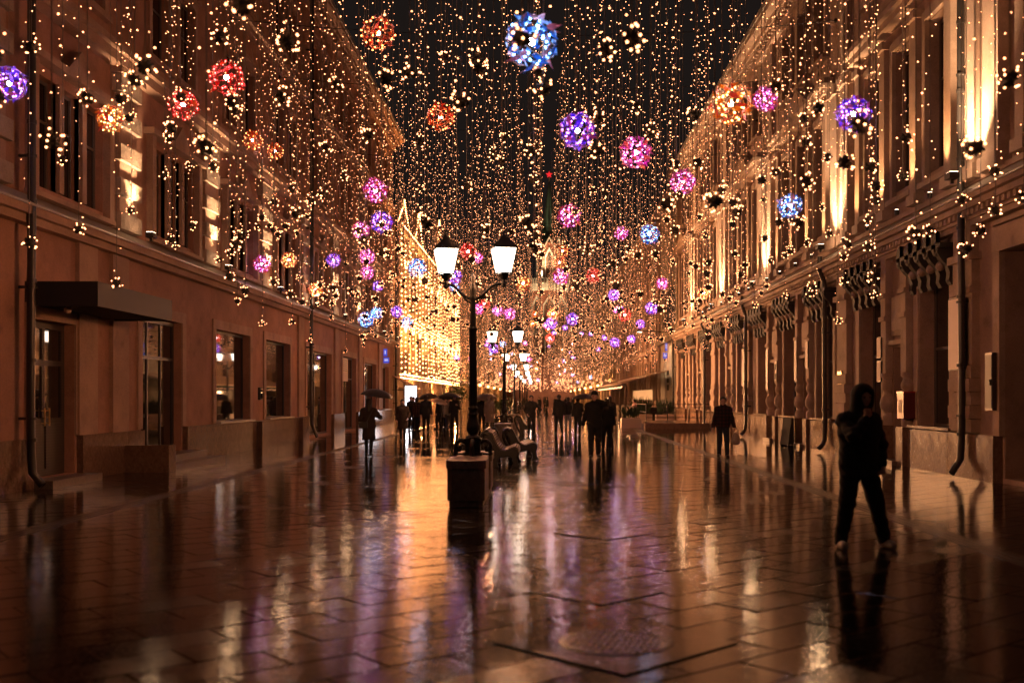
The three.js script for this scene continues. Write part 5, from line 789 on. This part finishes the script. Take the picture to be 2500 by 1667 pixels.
// ------------------------------------------------------------------ the hanging lights
// overhead cables across the street, the strings that hang from them, and the coloured balls of light
{
  const cable = thing('overhead_cable', 'thin dark cable spanning the street between the facades', 'cable', [0, 0, -9], 0, 'cables across the street that carry the light strings');
  const top = 13.4, sag = (x) => top + 0.5 * ((x / 9.4) ** 2 - 1);
  part('wire', [tube([-9.6, -7, -4, -1.5, 1.5, 4, 7, 9.2].map((x) => [x, sag(x), 0]), 0.012, 40, 5)], M.ironDull, cable);
  part('anchor', [cyl(0.05, 0.05, 0.1, -9.55, sag(-9.5) - 0.05, 0), cyl(0.05, 0.05, 0.1, 9.15, sag(9.15) - 0.05, 0)], M.ironDull, cable);
  const r = rng(2024), strings = [], XS = []; for (let i = -11; i <= 10; i++) XS.push(-0.06 + i * 0.8);
  const rows = []; for (let d = 9; d < 122; d += 1.95) rows.push(d); for (let d = 124; d < 290; d += 3.8) rows.push(d);
  rows.forEach((d, j) => { if (j % 3 === 0 && d < 122 && j) cloneThing(cable, cable.userData.label, [0, 0, -d]); });
  for (const d of rows) for (const x of XS) {
    if (r() < (d > 122 ? 0.4 : 0.12) || x > 8.9 || (d > 122 && Math.abs(x - 1.4) < 1 && r() < 0.6)) continue;
    const far = d > 122, end = (far ? rr(3.2, 5.2, r) : rr(3.7, 6.6, r) + (r() < 0.2 ? 1.5 : 0)), jx = Math.abs(x) < 2.2 ? 0.1 : 0.34, s = { x: clamp(x + rr(-jx, jx, r), -9.1, 8.7), d: d + rr(-0.9, 0.9, r) * (Math.abs(x) < 2.2 ? 0.3 : 1), end, y1: sag(x) - 0.01 };
    // leave the lanterns and their arms free
    if (LAMPS.some(([lx, ld]) => Math.abs(ld - s.d) < 0.5 && Math.abs(lx - s.x) < 0.9)) s.end = Math.max(s.end, 5.2);
    s.far = far; const sx = 1320 + 2551 * s.x / s.d, sy = 968 - 2551 * (s.end - EYE) / s.d; s.seen = sx > -20 && sx < 2520 && sy > -30; s.r = r(); strings.push(s);
  }
  strings.sort((a, b) => (b.seen - a.seen) || (a.d - b.d));
  // a string: cord, bulbs along it, a dark ball of leaves at its end
  const L = 9.6, step = 0.27, ico = new THREE.IcosahedronGeometry(1, 0), protos = [];
  const endBall = (rq) => { const g = [new THREE.IcosahedronGeometry(0.06, 1)]; for (let k = 0; k < 40; k++) { const u = V(rq() - 0.5, rq() - 0.5, rq() - 0.5).normalize(), l = new THREE.ConeGeometry(0.032, 0.05, 3).translate(0, 0.07, 0); l.applyQuaternion(new THREE.Quaternion().setFromUnitVectors(V(0, 1, 0), u)); g.push(l); } return merge(g); };
  const ballPts = (rq, n) => [...Array(n)].map(() => V(rq() - 0.5, rq() - 0.5, rq() - 0.5).normalize().multiplyScalar(rr(0.095, 0.135, rq)));
  for (let v = 0; v < 6; v++) {
    const q = rng(300 + v), g = []; for (let y = 0.25; y < L; y += step * rr(0.4, 1.6, q)) { const z = rr(0.006, 0.0125, q); g.push(ico.clone().scale(z, z, z).translate(rr(-0.09, 0.09, q), y, rr(-0.09, 0.09, q))); }
    const b = ballPts(q, 11).map((p) => ico.clone().scale(0.0125, 0.0125, 0.0125).translate(p.x, p.y, p.z));
    protos.push({ bulbs: merge(g), leaves: endBall(q), ring: merge(b) });
  }
  const cordGeo = merge([new THREE.CylinderGeometry(0.007, 0.007, 1, 5).translate(0, 0.5, 0)]);
  const lab = 'string of small warm bulbs hanging over the street, ending in a dark leafy ball', grp = 'light strings hanging from the cables over the street';
  strings.slice(0, 300).forEach((s, i) => {
    const P = protos[Math.floor(s.r * 6)], t = thing('light_string', lab, 'string light', [s.x, s.end, -s.d], s.r * 40, grp), len = s.y1 - s.end;
    const c = part('cord', cordGeo, M.cord, t); c.scale.y = len;
    const b = part('string_bulbs', P.bulbs, M.bulb, t, 'stuff'); b.scale.y = len / L;
    const l = part('leaf_ball', P.leaves, M.leafBall, t); part('ring_bulbs', P.ring, M.bulb, l, 'stuff');
  });
  const rest = strings.slice(300), R = new THREE.Group(); R.name = 'distant_light_strings'; R.userData = { kind: 'stuff', label: 'mass of many farther strings of warm bulbs with dark leafy balls', category: 'string lights' }; scene.add(R);
  const inst = (name, geo, mat, list) => { const m = new THREE.InstancedMesh(geo, mat, list.length); list.forEach((x, i) => m.setMatrixAt(i, x)); m.name = name; m.userData.kind = 'stuff'; R.add(m); return m; };
  const bl = [], cl = [], ll = [], mt = (x, y, z, sx, sy = sx, sz = sx) => new THREE.Matrix4().makeScale(sx, sy, sz).setPosition(x, y, z);
  for (const s of rest) {
    const st = s.far ? 0.5 : 0.27, rad = s.far ? 0.023 : 0.0112;
    for (let y = s.end + 0.2; y < s.y1; y += st * rr(0.4, 1.6, r)) { if (s.far && y > 10) break; bl.push(mt(s.x + rr(-0.09, 0.09, r), y, -s.d + rr(-0.09, 0.09, r), rad * rr(0.6, 1.1, r))); }
    cl.push(mt(s.x, s.end, -s.d, 1, s.y1 - s.end, 1)); ll.push(mt(s.x, s.end, -s.d, 1));
    for (const p of ballPts(r, 9)) bl.push(mt(s.x + p.x, s.end + p.y, -s.d + p.z, rad));
  }
  inst('bulbs', bulbGeo, M.bulb, bl); inst('cords', cordGeo, M.cord, cl); inst('leaf_balls', protos[0].leaves, M.leafBall, ll);
  console.log('strings', strings.length, 'bulbs', bl.length);

  // coloured balls: a cage of thin hoops with translucent petals, small coloured bulbs, and one white lamp in the middle
  const kinds = {
    violet: [[0.36, 0.16, 0.85], [6, 2.2, 16], [0.75, 0.25, 0.5]], pink: [[0.75, 0.18, 0.62], [13, 2.6, 10], [0.85, 0.35, 0.3]], blue: [[0.16, 0.48, 0.9], [3.5, 8, 17], [0.8, 0.45, 0.5]], gold: [[0.9, 0.5, 0.12], [15, 6.6, 1.7], [0.8, 0.2, 0.15]], red: [[0.85, 0.06, 0.06], [18, 1.6, 1.2], [0.85, 0.25, 0.08]], orange: [[0.85, 0.24, 0.06], [14, 4.4, 1.0], [0.8, 0.12, 0.05]],
  };
  const RB = 0.27, base = {};
  for (const [name, [pc, bc, p2]] of Object.entries(kinds)) {
    const q = rng(900 + name.length * 7 + name.charCodeAt(0)), few = name === 'orange' || name === 'red', t = thing('light_ball', '', 'light ball', [0, 0, 0], 0, 'coloured balls of light hanging over the street'); scene.remove(t);
    const hoops = []; for (let k = 0; k < 7; k++) hoops.push(new THREE.TorusGeometry(RB * 0.96, 0.004, 4, 36).rotateX(q() * 3).rotateY(q() * 3).rotateZ(q() * 3)); part('hoops', hoops, few ? std(...pc, 0.5) : M.cord, t);
    const pt = [], pq = [], bb = []; const n = few ? 48 : 84;
    for (let k = 0; k < n; k++) {
      const y = 1 - 2 * (k + 0.5) / n, a = k * 2.39996 + q() * 0.5, s = Math.sqrt(1 - y * y), u = V(s * Math.cos(a), y, s * Math.sin(a)), w = rr(0.028, 0.06, q), h = k % 6 ? rr(0.05, 0.11, q) : rr(0.11, 0.17, q);
      const l = extrude([[0, -h * 0.6], [w * 0.8, 0], [0, h], [-w * 0.8, 0]], 0.002).rotateX(rr(-0.9, 0.9, q)).rotateZ(q() * 6); l.applyQuaternion(new THREE.Quaternion().setFromUnitVectors(V(0, 0, 1), u)); l.translate(u.x * RB, u.y * RB, u.z * RB); (k % 3 ? pt : pq).push(l); const iq = few ? 1 : Math.cbrt(0.12 + 0.88 * q());
      if (k % 2) bb.push(ico.clone().scale(0.015, 0.015, 0.015).translate(u.x * RB * iq * rr(0.9, 1.08, q), u.y * RB * iq * rr(0.9, 1.08, q), u.z * RB * iq * rr(0.9, 1.08, q)));
    }
    part('petals', pt, phys(...pc, 0.75, { transmission: 0.55, thickness: 0 }), t, 'stuff'); part('tinted_petals', pq, phys(...p2, 0.75, { transmission: 0.55, thickness: 0 }), t, 'stuff'); part('coloured_bulbs', bb, glow(...bc), t, 'stuff');
    part('core_lamp', [ball(0.036, 0, 0, 0, 12, 8)], glow(120, 98, 104), t); part('cord', [rod([0, RB * 0.9, 0], [0, 7.2, 0], 0.005, 5)], M.cord, t);
    base[name] = t;
  }
  const B = [ // colour, place in the photograph (x, y), radius there, label
    ['violet', 22, 204, 42, 'violet and pink light ball cut off by the left edge of the picture'], ['gold', 270, 290, 33, 'golden light ball at upper left, left of the red ones'], ['red', 447, 255, 36, 'red light ball at upper left, lower of two red ones'], ['red', 553, 189, 42, 'red light ball at upper left, upper and larger of two red ones'],
    ['orange', 923, 81, 41, 'orange wire light ball near the top edge, left of centre'], ['blue', 1298, 102, 64, 'largest light ball, blue and white, near top centre'], ['orange', 1076, 285, 34, 'orange-red light ball left of centre, below the largest blue ball'], ['orange', 617, 342, 24, 'small orange light ball below the larger red ball at upper left'], ['orange', 553, 369, 20, 'small faint orange light ball with bright core on left facade'],
    ['violet', 1410, 319, 44, 'deep violet light ball right of the spire, below the largest blue ball'], ['pink', 1552, 372, 39, 'pink and violet light ball with petals, right of the violet one'], ['gold', 1784, 253, 50, 'large gold and red light ball at upper right'], ['pink', 1868, 242, 30, 'violet-pink light ball just right of large gold one'], ['violet', 2084, 278, 42, 'violet-blue light ball before the lit right pilasters'], ['pink', 1667, 444, 30, 'pink light ball with white core under the large gold one'],
    ['blue', 1929, 502, 30, 'blue light ball before the right facade, right side'], ['blue', 1586, 571, 24, 'blue-white light ball right of the green spire'], ['pink', 1389, 527, 28, 'magenta light ball beside the lower end of green spire'], ['pink', 916, 465, 30, 'pink light ball above the garland building, upper of three'], ['violet', 931, 542, 27, 'violet-pink light ball at the near end of garland building'], ['pink', 882, 561, 21, 'small pink light ball left of violet one at garland building'],
    ['pink', 896, 625, 19, 'magenta light ball, upper of two stacked on the left wall end'], ['pink', 896, 664, 17, 'magenta light ball, lower of two stacked on the left wall end'], ['violet', 923, 698, 14, 'small blue-violet light ball left of garland building'], ['pink', 622, 644, 21, 'pink-violet light ball on the left facade at ledge height'], ['violet', 814, 634, 17, 'blue-violet light ball right of the left downpipe'], ['gold', 705, 634, 19, 'golden light ball left of the left downpipe'], ['gold', 771, 706, 17, 'lower golden light ball right of left downpipe'],
    ['blue', 893, 779, 19, 'cyan light ball above the woman with umbrella'], ['blue', 920, 762, 15, 'cyan light ball right above its cyan neighbour on the left'], ['violet', 969, 760, 15, 'violet light ball over garland building, low left'], ['blue', 994, 787, 15, 'pale blue light ball low on garland building'], ['blue', 1018, 652, 22, 'blue-pink light ball left of the nearest lantern'], ['red', 1143, 613, 20, 'red light ball between the two nearest lanterns'], ['pink', 1166, 628, 14, 'pink light ball between nearest lanterns, right of red one'], ['violet', 1108, 673, 19, 'violet light ball under the nearest left lantern'], ['blue', 1110, 700, 13, 'blue light ball under left arm of the nearest lamp'],
    ['pink', 1369, 674, 20, 'magenta light ball right of the tower balcony'], ['orange', 1366, 640, 16, 'orange light ball above magenta one at tower'], ['orange', 1373, 612, 15, 'uppermost of three balls stacked at tower, orange'], ['red', 1448, 672, 18, 'red-orange light ball right of tower'], ['violet', 1498, 719, 15, 'violet light ball right of the tower, lower'], ['pink', 1517, 569, 17, 'magenta light ball left of pale blue one, right of spire'], ['pink', 1616, 691, 15, 'magenta light ball by the far end of right building'], ['violet', 1590, 752, 16, 'violet-blue light ball by the far end of right building, lower'], ['red', 1525, 768, 15, 'red light ball low right of the tower'],
    ['violet', 1397, 778, 16, 'violet light ball low at tower base, right'], ['violet', 1346, 788, 15, 'violet light ball at tower base, paired with a gold one'], ['gold', 1350, 765, 15, 'golden light ball just above violet one at tower base'], ['gold', 1277, 691, 18, 'golden light ball left of the tower balcony'], ['pink', 1215, 757, 14, 'magenta light ball left of second lamp heads'], ['red', 1182, 741, 14, 'dark red light ball right of nearest lamp shaft'], ['pink', 1168, 753, 14, 'pink light ball close to the nearest lamp shaft'], ['pink', 1244, 765, 15, 'pink-violet light ball above the second lamp heads'], ['violet', 1501, 835, 13, 'violet light ball low right, over the walkers'], ['violet', 1541, 827, 11, 'small violet light ball low right beside another violet one'], ['violet', 1563, 790, 12, 'small violet light ball nearest the ramp'], ['violet', 1205, 850, 13, 'violet light ball left of second lamp post'],
    ['gold', 1718, 715, 15, 'rosy gold light ball at ledge height on the right facade'], ['red', 1343, 824, 11, 'small red light ball at foot of the tower'],
  ];
  for (const [k, sx, sy, pr, label] of B) {
    const d = clamp(2551 * RB * 1.04 / pr, 9, 90), p = at(sx, sy, d); p[0] = clamp(p[0], -9.1, 8.6);
    const c = base[k].clone(); c.name = numbered('light_ball'); c.userData = { ...base[k].userData, label }; c.position.set(...p); c.rotation.y = rr(0, 6, r); scene.add(c);
    c.children[5].scale.y = Math.max(0.3, (sag(p[0]) - p[1]) / 7.2);
  }
  const names = ['violet', 'violet', 'pink', 'gold', 'blue', 'violet', 'gold', 'orange'];
  for (let i = 0; i < 64; i++) { // the far swarm low over the end of the street
    const k = names[i % 8], d = rr(85, 210, r), c = base[k].clone(); c.name = numbered('light_ball'); c.userData = { ...base[k].userData, label: `tiny ${k} light ball in the swarm at the far end of the street`, group: `tiny ${k} light balls at the far end` };
    c.position.set(rr(-8, 8, r), rr(4.3, 9.5, r), -d); c.rotation.y = rr(0, 6, r); scene.add(c); c.children[5].scale.y = (13 - c.position.y) / 7.2;
  }
}
renderer.render(scene, camera);
